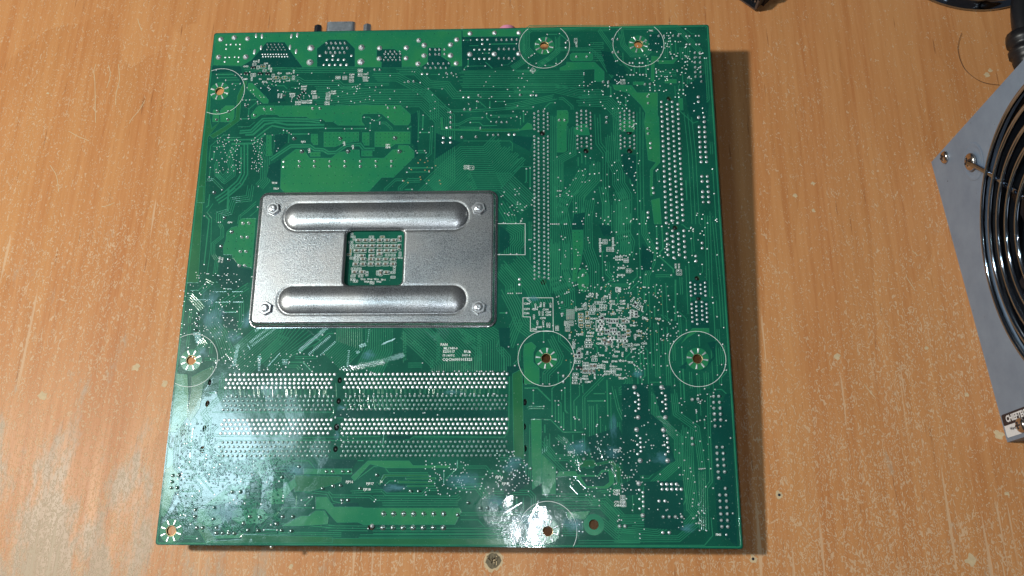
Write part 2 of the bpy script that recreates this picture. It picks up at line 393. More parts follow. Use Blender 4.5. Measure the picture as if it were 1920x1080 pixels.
me = bpy.data.meshes.new('circuit_board'); bm.to_mesh(me); bm.free()
link('circuit_board', me, board, (M_BASE, M_EDGE))
# plastic pegs of the sockets seen in the small holes
for f, x, y, r, e in PEG:
    c = fp(f, x, y); b = MBld()
    b.lathe([(r*0.8*MM, -0.004), (r*0.8*MM, -0.0012), (r*0.55*MM, -0.0005)], 12, Matrix.Diagonal((1, e, 1, 1)))
    b.build('socket_peg', board, (M_BLACKHOLE,), smooth=True, loc=(c[0], c[1], 0))

# ---- occupancy raster of the copper picture
CELL = 0.00035; NG = int(0.244/CELL)+1
occ = np.zeros((NG, NG), bool)
gx = (np.arange(NG)+0.5)*CELL-0.122
def g(p): return int((p[0]+0.122)/CELL), int((p[1]+0.122)/CELL)
def raster(poly, grow=0.0006):
    xs = [p[0] for p in poly]; ys = [p[1] for p in poly]
    i0, j0 = g((max(-.1215, min(xs)-grow), max(-.1215, min(ys)-grow))); i1, j1 = g((min(.1215, max(xs)+grow), min(.1215, max(ys)+grow)))
    X, Y = np.meshgrid(gx[i0:i1+1], gx[j0:j1+1], indexing='ij'); ins = np.zeros(X.shape, bool)
    for k in range(len(poly)):
        (xa, ya), (xb, yb) = poly[k], poly[(k+1) % len(poly)]
        if ya == yb: continue
        c = ((ya > Y) != (yb > Y)) & (X < (xb-xa)*(Y-ya)/(yb-ya)+xa); ins ^= c
    occ[i0:i1+1, j0:j1+1] |= ins
def rdisc(c, r):
    i, j = g(c); k = int(r/CELL)+1
    i0, i1, j0, j1 = max(0, i-k), min(NG, i+k+1), max(0, j-k), min(NG, j+k+1)
    if i0 >= i1 or j0 >= j1: return
    X, Y = np.meshgrid(gx[i0:i1]-c[0], gx[j0:j1]-c[1], indexing='ij'); occ[i0:i1, j0:j1] |= (X*X+Y*Y < r*r)

def offset(p, d, closed=False):
    n = len(p); out = []
    for i in range(n):
        a = p[i-1] if (i > 0 or closed) else None; b = p[(i+1) % n] if (i < n-1 or closed) else None
        c = p[i]; ns = []
        for q, r_ in ((a, c), (c, b)):
            if q is None or r_ is None: continue
            dx, dy = r_[0]-q[0], r_[1]-q[1]; L = math.hypot(dx, dy) or 1e-9; ns.append((-dy/L, dx/L))
        if len(ns) == 1: nx, ny = ns[0]; k = 1
        else:
            nx, ny = ns[0][0]+ns[1][0], ns[0][1]+ns[1][1]; L = math.hypot(nx, ny) or 1e-9; nx /= L; ny /= L
            k = 1/max(0.5, nx*ns[0][0]+ny*ns[0][1])
        out.append((c[0]+nx*d*k, c[1]+ny*d*k))
    return out
TR = MBld(); GAP = MBld(); VIA = MBld(); VIAD = MBld(); VIAG = MBld()
def ridge(bld, p, w, h, z0=0.0, closed=False, m=0, top=0.5):
    L = offset(p, w, closed); l2 = offset(p, w*top, closed); r2 = offset(p, -w*top, closed); Rr = offset(p, -w, closed)
    n = len(p); vs = []
    for i in range(n): vs += [(L[i][0], L[i][1], z0), (l2[i][0], l2[i][1], z0+h), (r2[i][0], r2[i][1], z0+h), (Rr[i][0], Rr[i][1], z0)]
    fs = []
    for i in range(n if closed else n-1):
        a = 4*i; b = 4*((i+1) % n)
        fs += [(a+1, a, b, b+1), (a+2, a+1, b+1, b+2), (a+3, a+2, b+2, b+3)]
    bld.add(vs, fs, m)
def via(c, r=0.00032, kind=0, z=0.00004):
    b = (VIA, VIAD, VIAG)[kind]; n = 8
    b.add([(c[0]+r*math.cos(i*math.pi/4), c[1]+r*math.sin(i*math.pi/4), z) for i in range(8)]+[(c[0]+r*.5*math.cos(i*math.pi/4), c[1]+r*.5*math.sin(i*math.pi/4), z+r*.28) for i in range(8)],
          [(i, (i+1) % 8, (i+1) % 8+8, i+8) for i in range(8)]+[tuple(range(8, 16))])
def seg_cells(p, w):
    for (xa, ya), (xb, yb) in zip(p[:-1], p[1:]):
        L = math.hypot(xb-xa, yb-ya); k = max(2, int(L/CELL))
        for i in range(k+1):
            rdisc((xa+(xb-xa)*i/k, ya+(yb-ya)*i/k), w)
def bundle(f, s, n, pitch, w=0.00017, ends=True):
    """n parallel traces following a measured centre line; pitch in photo pixels"""
    p = pts(f, s); pm = pitch/4.2*MM
    hh = random.choice((0.000008, 0.000010, 0.000012, 0.000014, 0.000019))
    for k in range(n):
        o = offset(p, (k-(n-1)/2)*pm)
        # ends are staggered a little, as real traces are
        if ends:
            a, b = o[0], o[1]; t = random.uniform(-0.0015, 0.0015); L = math.hypot(b[0]-a[0], b[1]-a[1]) or 1; o[0] = (a[0]+(b[0]-a[0])*t/L, a[1]+(b[1]-a[1])*t/L)
        ridge(TR, o, w, hh)
        if random.random() < 0.35: via(o[-1])
    seg_cells(p, n*pm/2+0.0002)
def serp(f, x0, y0, x1, y1, amp, step, w=0.00015):
    """length-matching meander between two measured points"""
    a = fp(f, x0, y0); b = fp(f, x1, y1); L = math.hypot(b[0]-a[0], b[1]-a[1]); ux, uy = (b[0]-a[0])/L, (b[1]-a[1])/L
    k = int(L/step); p = [a]
    for i in range(k):
        s_ = amp if i % 2 else 0
        for t in (i, i+1): p.append((a[0]+ux*t*step-uy*s_, a[1]+uy*t*step+ux*s_))
    p.append(b); ridge(TR, p, w, 0.000014); seg_cells([a, b], amp+0.0003)

# ---- copper pours (light green) and bare islands (dark green)
PZ = [0]
def pour(f, s, mat=None, z=0.00004, grid=0, gap=True, name='copper_pour'):
    p = [(max(-.1211, min(.1211, q[0])), max(-.1211, min(.1211, q[1]))) for q in pts(f, s)]; b = MBld(); mat = mat or M_POUR; PZ[0] += 1; z = z+PZ[0]*3e-7
    b.poly(p, z); b.build(name, board, (mat,))
    if gap:
        ridge(GAP, p, 0.00028, 0.000004, z-0.00001, closed=True)
        ridge(TR, p, 0.00012, 0.000008, z+0.000002, closed=True)
    raster(p); seg_cells(p+[p[0]], 0.0006)
    if grid:
        xs = [q[0] for q in p]; ys = [q[1] for q in p]; st = grid*MM
        x = min(xs)+st*0.6
        while x < max(xs):
            y = min(ys)+st*0.6
            while y < max(ys):
                c = 0
                for k in range(len(p)):
                    (xa, ya), (xb, yb) = p[k], p[(k+1) % len(p)]
                    if (ya > y) != (yb > y) and x < (xb-xa)*(y-ya)/(yb-ya)+xa: c ^= 1
                if c: via((x+random.uniform(-.0002, .0002), y+random.uniform(-.0002, .0002)), 0.00022, 1, z+0.00001)
                y += st
            x += st
    return p
def bare(f, s, z=0.00005): 
    p = pts(f, s); PZ[0] += 1; z = z+PZ[0]*3e-7; b = MBld(); b.poly(p, z); b.build('bare_area', board, (M_DARK,)); ridge(TR, p, 0.00009, 0.000006, z+0.000002, closed=True); raster(p)
def darkarea(f, s, z=0.000012): 
    PZ[0] += 1; z = 0.000002+PZ[0]*2e-8; p = pts(f, s); PZ[0] += 1; z = z+PZ[0]*3e-7; b = MBld(); b.poly(p, z); b.build('bare_area', board, (M_DARK,))
def discp(f, x, y, rx, ry, mat=None, z=0.00005):
    a, b_, s_ = FR[f]; n = 28
    p = [fp(f, x+rx*math.cos(2*math.pi*i/n), y+ry*math.sin(2*math.pi*i/n)) for i in range(n)]
    b = MBld(); b.poly(p, z); b.build('copper_pour', board, (mat or M_POUR,)); ridge(GAP, p, 0.00028, 0.000004, z-0.00001, closed=True); raster(p)

pour('P', '405,66 865,58 866,124 690,126 560,126 500,124 400,122', grid=7)
bare('A', '755,265 940,265 975,320 1030,400 1125,525 485,515 600,450')
bare('A', '1380,240 1560,240 1650,330 1650,515 1265,515 1265,330')
bare('B', '250,345 300,335 430,335 505,385 505,525 295,525 300,470 250,430')
bare('B', '770,320 905,320 905,410 1000,470 1000,525 690,525 765,470')
darkarea('B', '1115,210 1690,210 1720,450 1640,500 1115,560')
pour('B', '1122,140 1745,132 1700,205 1122,210')
pour('D', '600,230 600,190 665,100 2110,92 2212,185 2212,260 2190,295 2050,295 1920,180 1740,180 1720,200 1720,260 1750,298 1480,298 1430,262 1350,262 1320,232 1190,232 1160,210 890,210 860,190 700,190 640,230', grid=4.2)
pour('D', '960,1010 895,930 905,650 1050,540 1130,540 1190,628 1410,628 1480,572 1550,560 1600,545 1695,545 1702,628 1945,628 2030,545 2085,540 2090,500 2190,500 2250,560 2250,620 2040,825 1920,825 1750,1010', grid=4.0)
for s in ('1335,365 1690,365 1690,460 1530,480 1450,515 1335,515', '1205,385 1275,385 1275,495 1230,495 1205,460', '1725,370 1795,370 1795,500 1745,500 1722,460',
          '1195,568 1300,568 1300,612 1195,612', '1715,553 1825,553 1825,610 1715,610', '1850,362 2210,362 2210,485 2060,485 2020,515 1850,515',
          '755,395 805,395 805,520 815,600 750,612 750,520'):
    pour('D', s, grid=1.9)
pour('D', '200,330 290,250 160,420 128,1080 50,1080 110,330 130,0 160,-60 190,-20 180,200', M_POUR2)
pour('G', '255,0 175,0 60,1080 190,1080', M_POUR2)
pour('D', '180,400 345,300 440,230 460,0 530,-150 560,-150 500,20 480,250 360,340 215,430', M_POUR2)
pour('A', '570,680 610,680 775,850 770,885 720,885 560,740')
pour('D', '285,150 340,98 430,98 428,215 400,262 290,262'); pour('D', '215,140 275,140 275,262 208,262')
pour('G', '690,355 838,355 795,915 640,870 580,800 570,765 475,765 470,680 500,600 510,510 560,460 640,440 650,380', grid=3.6)
pour('C', '540,332 712,332 730,350 730,390 712,405 540,405 522,390 522,350')
pour('C', '490,415 745,415 830,500 830,590 742,590 742,515 745,478 430,490 430,465 490,440')
pour('C', '905,620 1078,625 1125,690 1310,690 1310,960 1205,960 1200,870 1160,800 1050,690 925,665')
pour('C', '1255,360 1340,370 1330,385 1282,400 1280,600 1250,580')
pour('C', '1090,592 1190,592 1190,620 1090,620'); pour('C', '1375,570 1480,570 1480,605 1375,605'); pour('C', '1320,400 1440,400 1470,375 1490,385 1450,430 1320,430')
pour('F', '1130,120 1205,120 1240,180 1250,560 1190,625 1185,840 1165,840 1165,625 1215,560 1148,540 1115,220', grid=5)
pour('F', '1175,880 1245,860 1262,1080 1200,1080')
pour('F', '380,122 465,120 475,140 475,220 460,240 460,460 440,475 380,475', grid=3)
pour('F', '520,270 590,235 640,240 655,330 530,330'); pour('F', '905,265 930,205 1025,200 1035,260 1030,300 930,300')
pour('F', '1405,20 1440,20 1445,120 1410,120'); pour('F', '75,280 130,225 165,240 175,280 -40,300 -260,300 -260,278')
pour('F', '-270,277 60,278 60,296 -270,298', M_POUR2)
pour('E', '895,215 918,215 925,330 1290,340 1290,355 900,345')
pour('H', '930,440 1045,440 1045,620 1020,780 985,860 975,960 935,960 945,700', grid=2.2)
discp('H', 1045, 950, 62, 122)
pour('J', '180,680 250,655 300,700 270,760 270,860 330,920 330,1080 180,1080 170,760')
pour('K', '470,685 570,685 570,710 500,705 440,740 420,760 400,780'); darkarea('K', '560,770 612,760 605,860 540,935 520,935 600,850')
darkarea('K', '390,920 440,880 430,930'); darkarea('K', '460,520 565,520 570,680 462,680'); darkarea('K', '455,400 560,400 560,500 455,500')
pour('M', '1500,440 1500,420 1575,380 1590,1080 1510,1080', M_POUR2)
pour('Q', '-40,490 70,490 140,590 415,590 440,600 1390,600 1410,620 1410,640 1350,765 560,765 440,770 380,742 170,745 50,612 -40,612', grid=0)
pour('Q', '480,128 890,128 930,175 1300,175 1300,200 660,200 500,160 345,330 312,290')
pour('Q', '-60,975 100,905 1920,905 1920,975', M_POUR2)
pour('Q', '640,265 1090,265 1090,282 660,285 600,370 585,360', M_POUR2); pour('Q', '860,300 1160,295 1160,312 860,312', M_POUR2); pour('Q', '780,330 1150,338 1150,352 780,350', M_POUR2); pour('Q', '870,375 1150,372 1150,388 870,390', M_POUR2)
pour('Q', '-160,208 320,208 320,262 -160,262')
pour('O', '1420,275 1890,290 1890,340 1590,440 1420,440', M_POUR2)
pour('O', '1290,790 1480,690 1560,690 1630,635 1720,635 1760,700 1750,770 1450,790', M_POUR)
pour('R', '405,150 525,260 525,500 405,500', grid=5); pour('R', '310,-160 400,-160 400,400 320,460')
pour('R', '560,300 700,300 720,330 900,335 930,290 1000,280 1040,320 1040,400 980,450 790,445 690,340 530,345'); bare('R', '740,345 900,345 950,300 990,300 1000,395 950,432 800,432')
pour('R', '620,660 830,650 780,720 640,720')
pour('R', '780,200 860,200 880,230 1020,200 1075,260 1100,260 1090,400 1070,400 1055,270 1000,225 880,250 850,260 740,262', M_POUR2)
# lacquered copper in the mirrored corner
pour('N', '195,100 300,110 310,300 300,500 200,640 140,640', M_POUR); pour('N', '345,130 430,80 540,30 540,90 450,190 410,420 330,540 305,500 345,250', M_POUR2)
pour('O', '110,0 190,0 185,200 240,260 250,420 190,470 150,600 90,700 50,680 80,300', M_POUR)
pour('O', '540,560 700,430 760,440 720,470 800,530 640,580 500,575'); pour('O', '620,610 660,600 680,760 560,800 430,740 440,620', grid=0)
pour('O', '790,640 860,610 1100,620 1150,700 1080,760 870,770 780,720'); pour('O', '1120,440 1290,410 1310,560 1180,570'); pour('O', '1290,410 1410,315 1438,380 1310,500')
pour('O', '400,760 490,750 620,930 520,960 ', M_POUR2); pour('O', '610,890 850,880 860,850 900,870 860,910 620,915'); pour('O', '1000,130 1120,130 1120,290 1060,300 1000,220', M_POUR2)
pour('O', '740,380 960,380 970,410 760,430'); pour('O', '830,475 930,475 920,520 850,520'); pour('O', '520,950 880,930 900,880 1800,900 1800,960 520,975', M_POUR2)
darkarea('E', '850,375 1100,470 840,640'); darkarea('E', '600,190 660,160 665,600 640,620 630,500 605,480'); darkarea('E', '1630,400 1836,420 1800,560 1630,470')
darkarea('A', '700,715 850,715 950,860 780,880 690,760'); darkarea('A', '185,510 490,515 540,700 520,800 480,640 390,560 200,580'); darkarea('D', '840,390 970,380 960,470 830,600')
darkarea('D', '900,640 890,930 760,820 780,700'); darkarea('C', '870,600 960,620 1040,500 960,480'); darkarea('F', '930,480 1050,500 1050,760 940,640'); darkarea('H', '950,280 1060,260 1050,430 930,430')
darkarea('H', '200,390 300,470 300,600 200,680'); darkarea('H', '1200,380 1330,400 1330,500 1250,500'); darkarea('F', '1480,30 1660,60 1650,200 1480,120')
darkarea('C', '800,310 900,330 930,420 1010,460 1020,560 860,520'); darkarea('C', '1230,170 1340,150 1370,300 1240,320'); darkarea('C', '1540,640 1740,520 1760,1000 1600,900')
darkarea('S', '50,0 215,0 215,170 300,240 380,470 230,560 60,560'); darkarea('S', '240,10 350,10 350,200 290,190'); darkarea('S', '600,280 690,60 720,60 760,1000 640,900')
darkarea('S', '190,600 430,590 430,900 190,880'); darkarea('R', '1180,60 1268,60 1268,500 1110,520 1100,420 1180,380'); darkarea('M', '1390,60 1480,60 1480,240 1400,200')
darkarea('M', '120,705 1460,705 1460,760 120,760', 0.000014); darkarea('M', '520,900 720,905 700,930 520,930'); None
darkarea('R', '60,380 230,290 310,380 200,470 70,500'); darkarea('J', '290,1000 0,1000 0,900 170,900'); darkarea('K', '170,180 240,240 225,340 165,340'); darkarea('G', '430,800 590,820 640,900 790,940 770,1080 430,1050')
darkarea('Q', '90,530 140,590 400,590 380,545 130,560'); darkarea('Q', '0,100 380,120 320,205 0,205'); darkarea('Q', '560,360 860,360 800,440 660,440')
darkarea('L', '500,130 720,160 830,180 700,260 560,240'); darkarea('L', '560,450 700,520 720,640 600,600'); darkarea('P', '1100,820 1160,800 1180,850 1120,900', 0.000015)

ridge(TR, rounded(-0.1213, -0.1213, 0.1213, 0.1213, 0.001), 0.0003, 0.00003, 0.00001, closed=True)
# ---- measured trace bundles
bundle('A', '545,540 1000,520 1060,550 1300,550 1700,555', 3, 4.5)
bundle('A', '900,620 1080,640 1130,672 1480,672 1520,710 1700,712', 3, 4.5)
bundle('A', '1250,800 1400,800 1836,830 2350,830 2480,960 2560,1040 2560,1640 2300,1900 1990,1905', 11, 3.9)
bundle('B', '230,620 460,620 720,760 830,860 836,1050', 5, 4.2)
bundle('B', '460,560 650,560 780,690 960,700 1040,800 1836,800', 5, 3.9)
bundle('B', '900,900 1000,960 1200,960 1690,930 1836,930', 2, 4)
bundle('B', '1110,640 1900,640 2350,640', 10, 4.1)
bundle('C', '20,500 200,500 420,300 700,300 790,370 870,500 960,600', 3, 3.2)
bundle('C', '430,120 780,120 900,290 950,400', 3, 3.4)
bundle('C', '120,150 170,110 880,108', 5, 3.2); bundle('C', '980,100 1480,100 1680,300 1700,340', 4, 3.2)
bundle('B', '1760,130 1760,330 1820,400', 6, 3); bundle('C', '90,120 90,330 110,400 0,470', 5, 2.8)
bundle('C', '980,150 1000,260 1080,350 1200,350 1300,250', 4, 3); bundle('C', '410,200 410,320 340,380 230,440', 4, 3)
for k in range(6): bundle('C', '%d,%d %d,%d %d,%d %d,%d' % ((680, 240+k*36, 820, 240+k*36, 820, 258+k*36, 700, 258+k*36) if k < 5 else (850, 440, 980, 440, 980, 465, 880, 465)), 1, 3)
bundle('C', '0,650 380,650 600,700 820,700', 6, 3.6); bundle('C', '600,760 860,770 1080,1000', 7, 3.8)
bundle('C', '380,730 0,810 -60,815', 4, 3.6)
bundle('F', '350,180 350,620 350,1080', 4, 3.4); bundle('F', '600,640 520,790 420,880 420,1080', 6, 3.6)
bundle('F', '700,560 700,700 560,850 560,1080', 6, 3.8); bundle('F', '500,270 510,480 400,540 400,800', 5, 3.4)
bundle('F', '840,330 850,540 900,640 900,740 960,840 960,1080', 7, 3.8); bundle('F', '720,160 730,400 790,480 790,1080', 3, 5)
bundle('F', '1080,120 1080,620 1090,1080', 3, 6); bundle('F', '870,100 880,260 890,560', 4, 3.4)
bundle('H', '800,560 790,900 870,1080', 10, 4.1); bundle('H', '760,0 755,1080', 5, 4)
bundle('H', '900,60 830,220 870,420 900,620 890,820 960,1000', 6, 4); bundle('H', '1110,120 1080,300 1085,620 1150,800 1150,1080', 6, 4)
bundle('H', '1240,0 1275,180 1275,340', 4, 4.4); bundle('H', '1400,60 1440,150 1440,440 1500,560 1480,700', 7, 4)
bundle('H', '1370,170 1370,460', 8, 4.6)
bundle('H', '200,820 340,980 340,1080', 8, 4.1); bundle('H', '330,740 560,1000 640,1200', 10, 4.3); bundle('H', '240,0 470,230', 7, 4.6)
bundle('H', '220,180 310,330 310,370', 5, 5); bundle('H', '270,400 380,470 380,540 330,600 330,680', 9, 3.9)
bundle('J', '0,130 90,300 160,480 260,560', 7, 4.2); bundle('J', '530,60 610,160 620,300 540,320', 8, 4)
bundle('J', '440,600 520,760 540,800 520,860 400,980 400,1080', 4, 4); bundle('J', '120,430 60,560 10,700', 6, 4)
bundle('E', '1140,455 1600,455 1625,480 1620,560', 1, 3)
bundle('E', '1590,540 1420,715 1180,715 880,1000', 22, 4.05)
bundle('E', '1190,870 1560,870 1790,1090', 10, 4.1)
bundle('E', '1720,630 1690,640 1600,740', 1, 3); bundle('E', '1790,715 1700,715 1640,770', 1, 3)
bundle('E', '1010,290 1080,290 1170,240 1220,225 1320,225', 2, 3.4); bundle('E', '1080,320 1300,325', 2, 3)
bundle('E', '860,1000 860,1000', 1, 3) if False else None
bundle('D', '530,500 530,790 480,880 340,1000 250,1060', 3, 6.5, w=0.00036); bundle('D', '690,480 740,620 740,850 680,920', 6, 3.6)
bundle('D', '345,445 620,440 750,340 810,300 970,330 1340,320', 1, 3, w=0.0004)
bundle('D', '520,395 620,390 740,285 840,265 960,290 1340,292', 1, 3, w=0.0005); bundle('D', '400,485 620,480 740,385', 1, 3, w=0.0005)
bundle('D', '480,365 600,355 720,240 830,235 880,240 1180,245 1300,260', 2, 5, w=0.0004)
bundle('D', '800,640 1000,505 1190,505 1240,540 1330,545 1380,575 1460,570 1560,500 1700,490 1740,540 1850,540', 2, 4.5, w=0.00035)
bundle('D', '420,520 380,620 400,740 310,840 260,780', 4, 3.4); bundle('D', '240,660 250,800 330,870 420,800 430,700', 3, 3.2)
bundle('G', '350,200 290,290 340,350 330,700 290,980', 1, 3); bundle('G', '430,410 460,470 460,560 360,640 360,760 400,820 380,980', 3, 3)
bundle('G', '840,180 740,270 660,330 640,420', 2, 3.4); bundle('G', '780,0 760,130 580,150 540,280 430,310 430,400', 4, 4)
bundle('G', '530,40 520,280', 1, 3, w=0.0005); bundle('G', '640,0 530,90', 2, 5, w=0.0004)
bundle('L', '1100,600 700,960', 16, 4.0); bundle('L', '1330,600 1330,600 1150,790 960,960', 12, 4.0); bundle('L', '520,380 480,580 560,680 640,900', 7, 3.9)
bundle('L', '750,380 750,560 690,640', 3, 4); bundle('L', '420,170 480,200 370,300', 2, 4); bundle('L', '370,720 400,760 300,880 ', 5, 3)
bundle('L', '820,220 700,300 560,400', 3, 5)
bundle('M', '230,45 230,200 100,330', 13, 3.9); bundle('M', '460,45 460,230 380,400', 13, 4.1); bundle('M', '680,45 850,200 980,330 980,400', 13, 4.1)
bundle('M', '930,45 1170,300 1170,400', 11, 4.1); bundle('M', '1150,50 1320,170 1320,400', 14, 4.0); bundle('M', '1430,100 1400,220 1460,290 1460,400', 4, 3.6)
for x in (650, 860, 910, 1230): serp('M', x, 90 if x != 860 else 300, x, 330 if x != 860 else 395, 0.0011, 0.0008)
serp('M', 700, 180, 800, 270, 0.0022, 0.0009); serp('M', 810, 70, 900, 160, 0.0012, 0.0008); serp('M', 1060, 60, 1200, 170, 0.0012, 0.0008); serp('M', 1100, 340, 1140, 390, 0.002, 0.0009)
for k in range(34): # short hops between the memory rows
    x = 200+k*36+random.uniform(-4, 4); bundle('M', '%f,535 %f,575' % (x, x), 2 if k % 3 else 1, 2.2, w=0.00011, ends=False)
    if k < 14: bundle('M', '%f,600 %f,640 %f,660 %f,690' % (x, x, x+8, x+8), 1, 2.2, w=0.00012, ends=False)
for k in range(22):
    x = 655+k*43; bundle('N', '%f,245 %f,300' % (x, x+3), 2 if k % 2 else 1, 2.2, w=0.00012, ends=False)
bundle('M', '50,530 45,570 70,630 110,700 105,730 60,780', 1, 3, w=0.00016); bundle('M', '-150,915 470,908', 1, 3); bundle('M', '-60,938 440,938 490,985', 1, 3); bundle('M', '640,935 690,935 730,910 1440,912 1470,850 1475,440', 1, 3, w=0.0002)
bundle('M', '520,570 520,740 498,760 500,880 488,980', 1, 3, w=0.00016); bundle('M', '125,490 130,600', 1, 3)
bundle('N', '535,455 900,455 1640,455', 1, 3); bundle('N', '535,665 580,668 1240,668', 2, 4); bundle('N', '575,715 1718,715', 1, 3); bundle('N', '620,120 610,310 450,470 500,530 480,770 640,900', 3, 4)
bundle('N', '225,580 200,780 180,980 230,1060', 3, 4)
bundle('Q', '345,330 540,185 640,185 690,248 1080,248', 1, 3, w=0.0002); bundle('Q', '330,440 560,428 630,428 660,462 1020,462 1070,415 1180,415', 2, 3.6)
bundle('Q', '530,500 1370,505 1400,480', 3, 4); bundle('Q', '650,560 1380,560', 2, 4); bundle('Q', '80,440 120,480 500,485 550,525', 2, 4)
bundle('Q', '60,800 480,805', 3, 4); bundle('Q', '560,830 1500,830 1840,830', 3, 4.5); bundle('Q', '1400,660 1900,660 2300,640', 2, 4); bundle('Q', '400,880 1900,875', 2, 4.2)
bundle('Q', '1420,190 1660,190 1700,240 1780,240 1820,290', 2, 3.6); bundle('Q', '1330,375 1600,370 1680,490 1830,500', 2, 4); bundle('Q', '1380,410 1560,400 1640,500', 2, 4)
bundle('O', '1310,780 1500,770 1850,800 1890,800', 2, 4); bundle('O', '900,900 1400,880 1890,885', 4, 3); bundle('O', '1540,440 1750,460 1800,550 1890,570', 2, 4)
bundle('O', '670,580 700,780 750,830', 4, 3.2); bundle('O', '1110,490 1300,500', 5, 3); bundle('O', '700,430 780,540', 3, 4)
bundle('O', '260,560 270,680', 4, 3); bundle('O', '1010,130 1400,130 1560,130 1630,215', 1, 3); bundle('O', '1430,180 1410,240 1400,300', 1, 3, w=0.0003)
bundle('R', '350,0 430,90 430,130 600,300', 3, 3.8); bundle('R', '450,0 450,90 520,180 640,180 740,270 ', 4, 3.2); bundle('R', '560,0 620,50 680,140 740,240', 4, 3.2)
bundle('R', '760,250 850,245 880,215 1000,215 1060,260 1090,420 1040,450', 4, 3.0); bundle('R', '1160,0 1170,420 1110,470', 2, 4)
bundle('R', '530,590 910,590 ', 4, 4.5); bundle('R', '400,520 820,520 850,570 960,560 1080,690', 3, 4.2); bundle('R', '930,560 1090,720', 8, 3.2); bundle('R', '950,740 1100,870 1268,870', 7, 3.4)
bundle('R', '740,930 1268,930', 3, 4); bundle('R', '330,-120 320,380', 5, 3.2); bundle('R', '130,180 30,180', 3, 4); bundle('R', '900,480 1000,470 1100,460', 2, 3)
bundle('S', '90,100 95,600 60,640', 2, 3.5); bundle('S', '260,60 260,200 400,330 400,480 210,650 200,830 50,830', 6, 2.8)
bundle('S', '370,40 385,180 510,270 545,520', 4, 3.4); bundle('S', '450,270 460,540 485,760 520,800', 7, 3.2); bundle('S', '585,70 590,340 600,600 570,640 580,900', 2, 4)
bundle('S', '100,870 240,870 240,660 440,650 450,700 430,740 370,745', 1, 3, w=0.0002); bundle('S', '260,680 425,683 425,705 262,705 262,750 330,755', 1, 3); bundle('S', '265,870 265,785 325,775', 1, 3)
bundle('S', '0,890 270,912 340,860 450,860 500,800', 4, 3.2); bundle('S', '20,950 400,950 520,850', 4, 3.2); bundle('S', '0,990 560,990 610,930 600,820', 1, 3, w=0.0002)
bundle('S', '545,540 550,900', 4, 3.6); bundle('S', '0,20 30,150 80,260', 2, 4)
bundle('K', '60,0 60,200 55,240', 8, 3.9); bundle('K', '180,0 185,120 240,220 235,290 200,370 195,440', 4, 3.2); bundle('K', '370,380 370,640', 1, 3, w=0.0004); bundle('K', '290,600 345,650', 2, 4)
bundle('K', '300,420 310,640', 2, 8); bundle('K', '440,300 455,600', 2, 6); bundle('K', '560,0 575,500', 3, 5); bundle('K', '600,60 640,500 650,680', 2, 5)
bundle('F', '1480,130 1520,500 1550,1080', 3, 7); bundle('F', '1420,130 1530,228 1580,210 1660,205', 1, 3, w=0.0002)

# ---- added quads, tilted toward lamp and camera to imitate glints on trace jogs
WIN = Vector((-0.60, 0.03, 1.30)); FLASH = Vector((0.031, -0.112, 0.371)); GLN = MBld()
def glints(f, x0, y0, x1, y1, n, ln, wd, ang, src=None, jit=0.25):
    src = WIN if src is None else src
    a = fp(f, x0, y0); b2 = fp(f, x1, y1)
    for i in range(n):
        t = i/max(1, n-1); c = Vector((a[0]+(b2[0]-a[0])*t, a[1]+(b2[1]-a[1])*t, 0))
        h = ((CAMP-c).normalized()+(src-c).normalized()).normalized()
        L = fsc(f, ln)/2*random.uniform(1-jit, 1+jit); W = fsc(f, wd)/2*(0.62 if n > 1 else 0.8); ca, sa = math.cos(R(ang)), math.sin(R(ang))
        q = [(c.x+u*L*ca-v*W*sa, c.y+u*L*sa+v*W*ca) for u, v in ((-1, -1), (1, -1), (1, 1), (-1, 1))]
        hz = [-(h.x*(x-c.x)+h.y*(y-c.y))/h.z for x, y in q]; z0 = 0.00003-min(hz)
        GLN.add([(x, y, z0+z) for (x, y), z in zip(q, hz)], [(0, 1, 2, 3)])
glints('L', 1280, 825, 1535, 612, 27, 34, 5, -52); glints('L', 1370, 855, 1565, 690, 17, 22, 6, -45); glints('L', 1480, 862, 1612, 742, 12, 17, 6, -45)
glints('L', 830, 745, 1010, 605, 15, 24, 6, -60); glints('L', 850, 775, 1085, 600, 19, 20, 6, -60); glints('L', 880, 640, 960, 590, 7, 24, 6, -60); glints('L', 808, 775, 825, 800, 3, 24, 5, -75)
glints('L', 720, 770, 680, 960, 17, 34, 6, 0); glints('L', 915, 875, 912, 1005, 10, 26, 6, 0); glints('L', 1150, 905, 1150, 945, 4, 50, 5, 0); glints('L', 1100, 850, 1000, 960, 10, 22, 5, 30)
glints('M', 180, 385, 340, 370, 8, 40, 3.4, -50, FLASH); glints('M', 250, 372, 500, 330, 15, 42, 3.4, -52, FLASH); glints('M', 340, 350, 560, 300, 14, 36, 3, -52); glints('M', 560, 300, 650, 270, 12, 40, 3, -55)
glints('M', 310, 205, 355, 190, 8, 26, 4, -60); glints('M', 285, 255, 305, 245, 4, 22, 4, -60); glints('M', 490, 185, 580, 150, 14, 26, 3, 45); glints('M', 225, 240, 215, 350, 8, 14, 5, 0); glints('M', 385, 60, 370, 170, 8, 8, 5, 0)
glints('L', 340, 660, 360, 750, 9, 60, 7, 0); glints('L', 580, 375, 720, 375, 2, 120, 8, 0); glints('L', 560, 280, 710, 280, 2, 110, 6, 0); glints('L', 350, 355, 440, 355, 2, 100, 6, 0)
glints('R', 735, 395, 735, 395, 1, 150, 9, -46, FLASH, 0); glints('R', 683, 463, 683, 463, 1, 85, 9, -48, FLASH, 0); glints('R', 715, 205, 740, 300, 6, 16, 4, 50, FLASH); glints('R', 905, 95, 945, 205, 5, 34, 6, -50, FLASH)
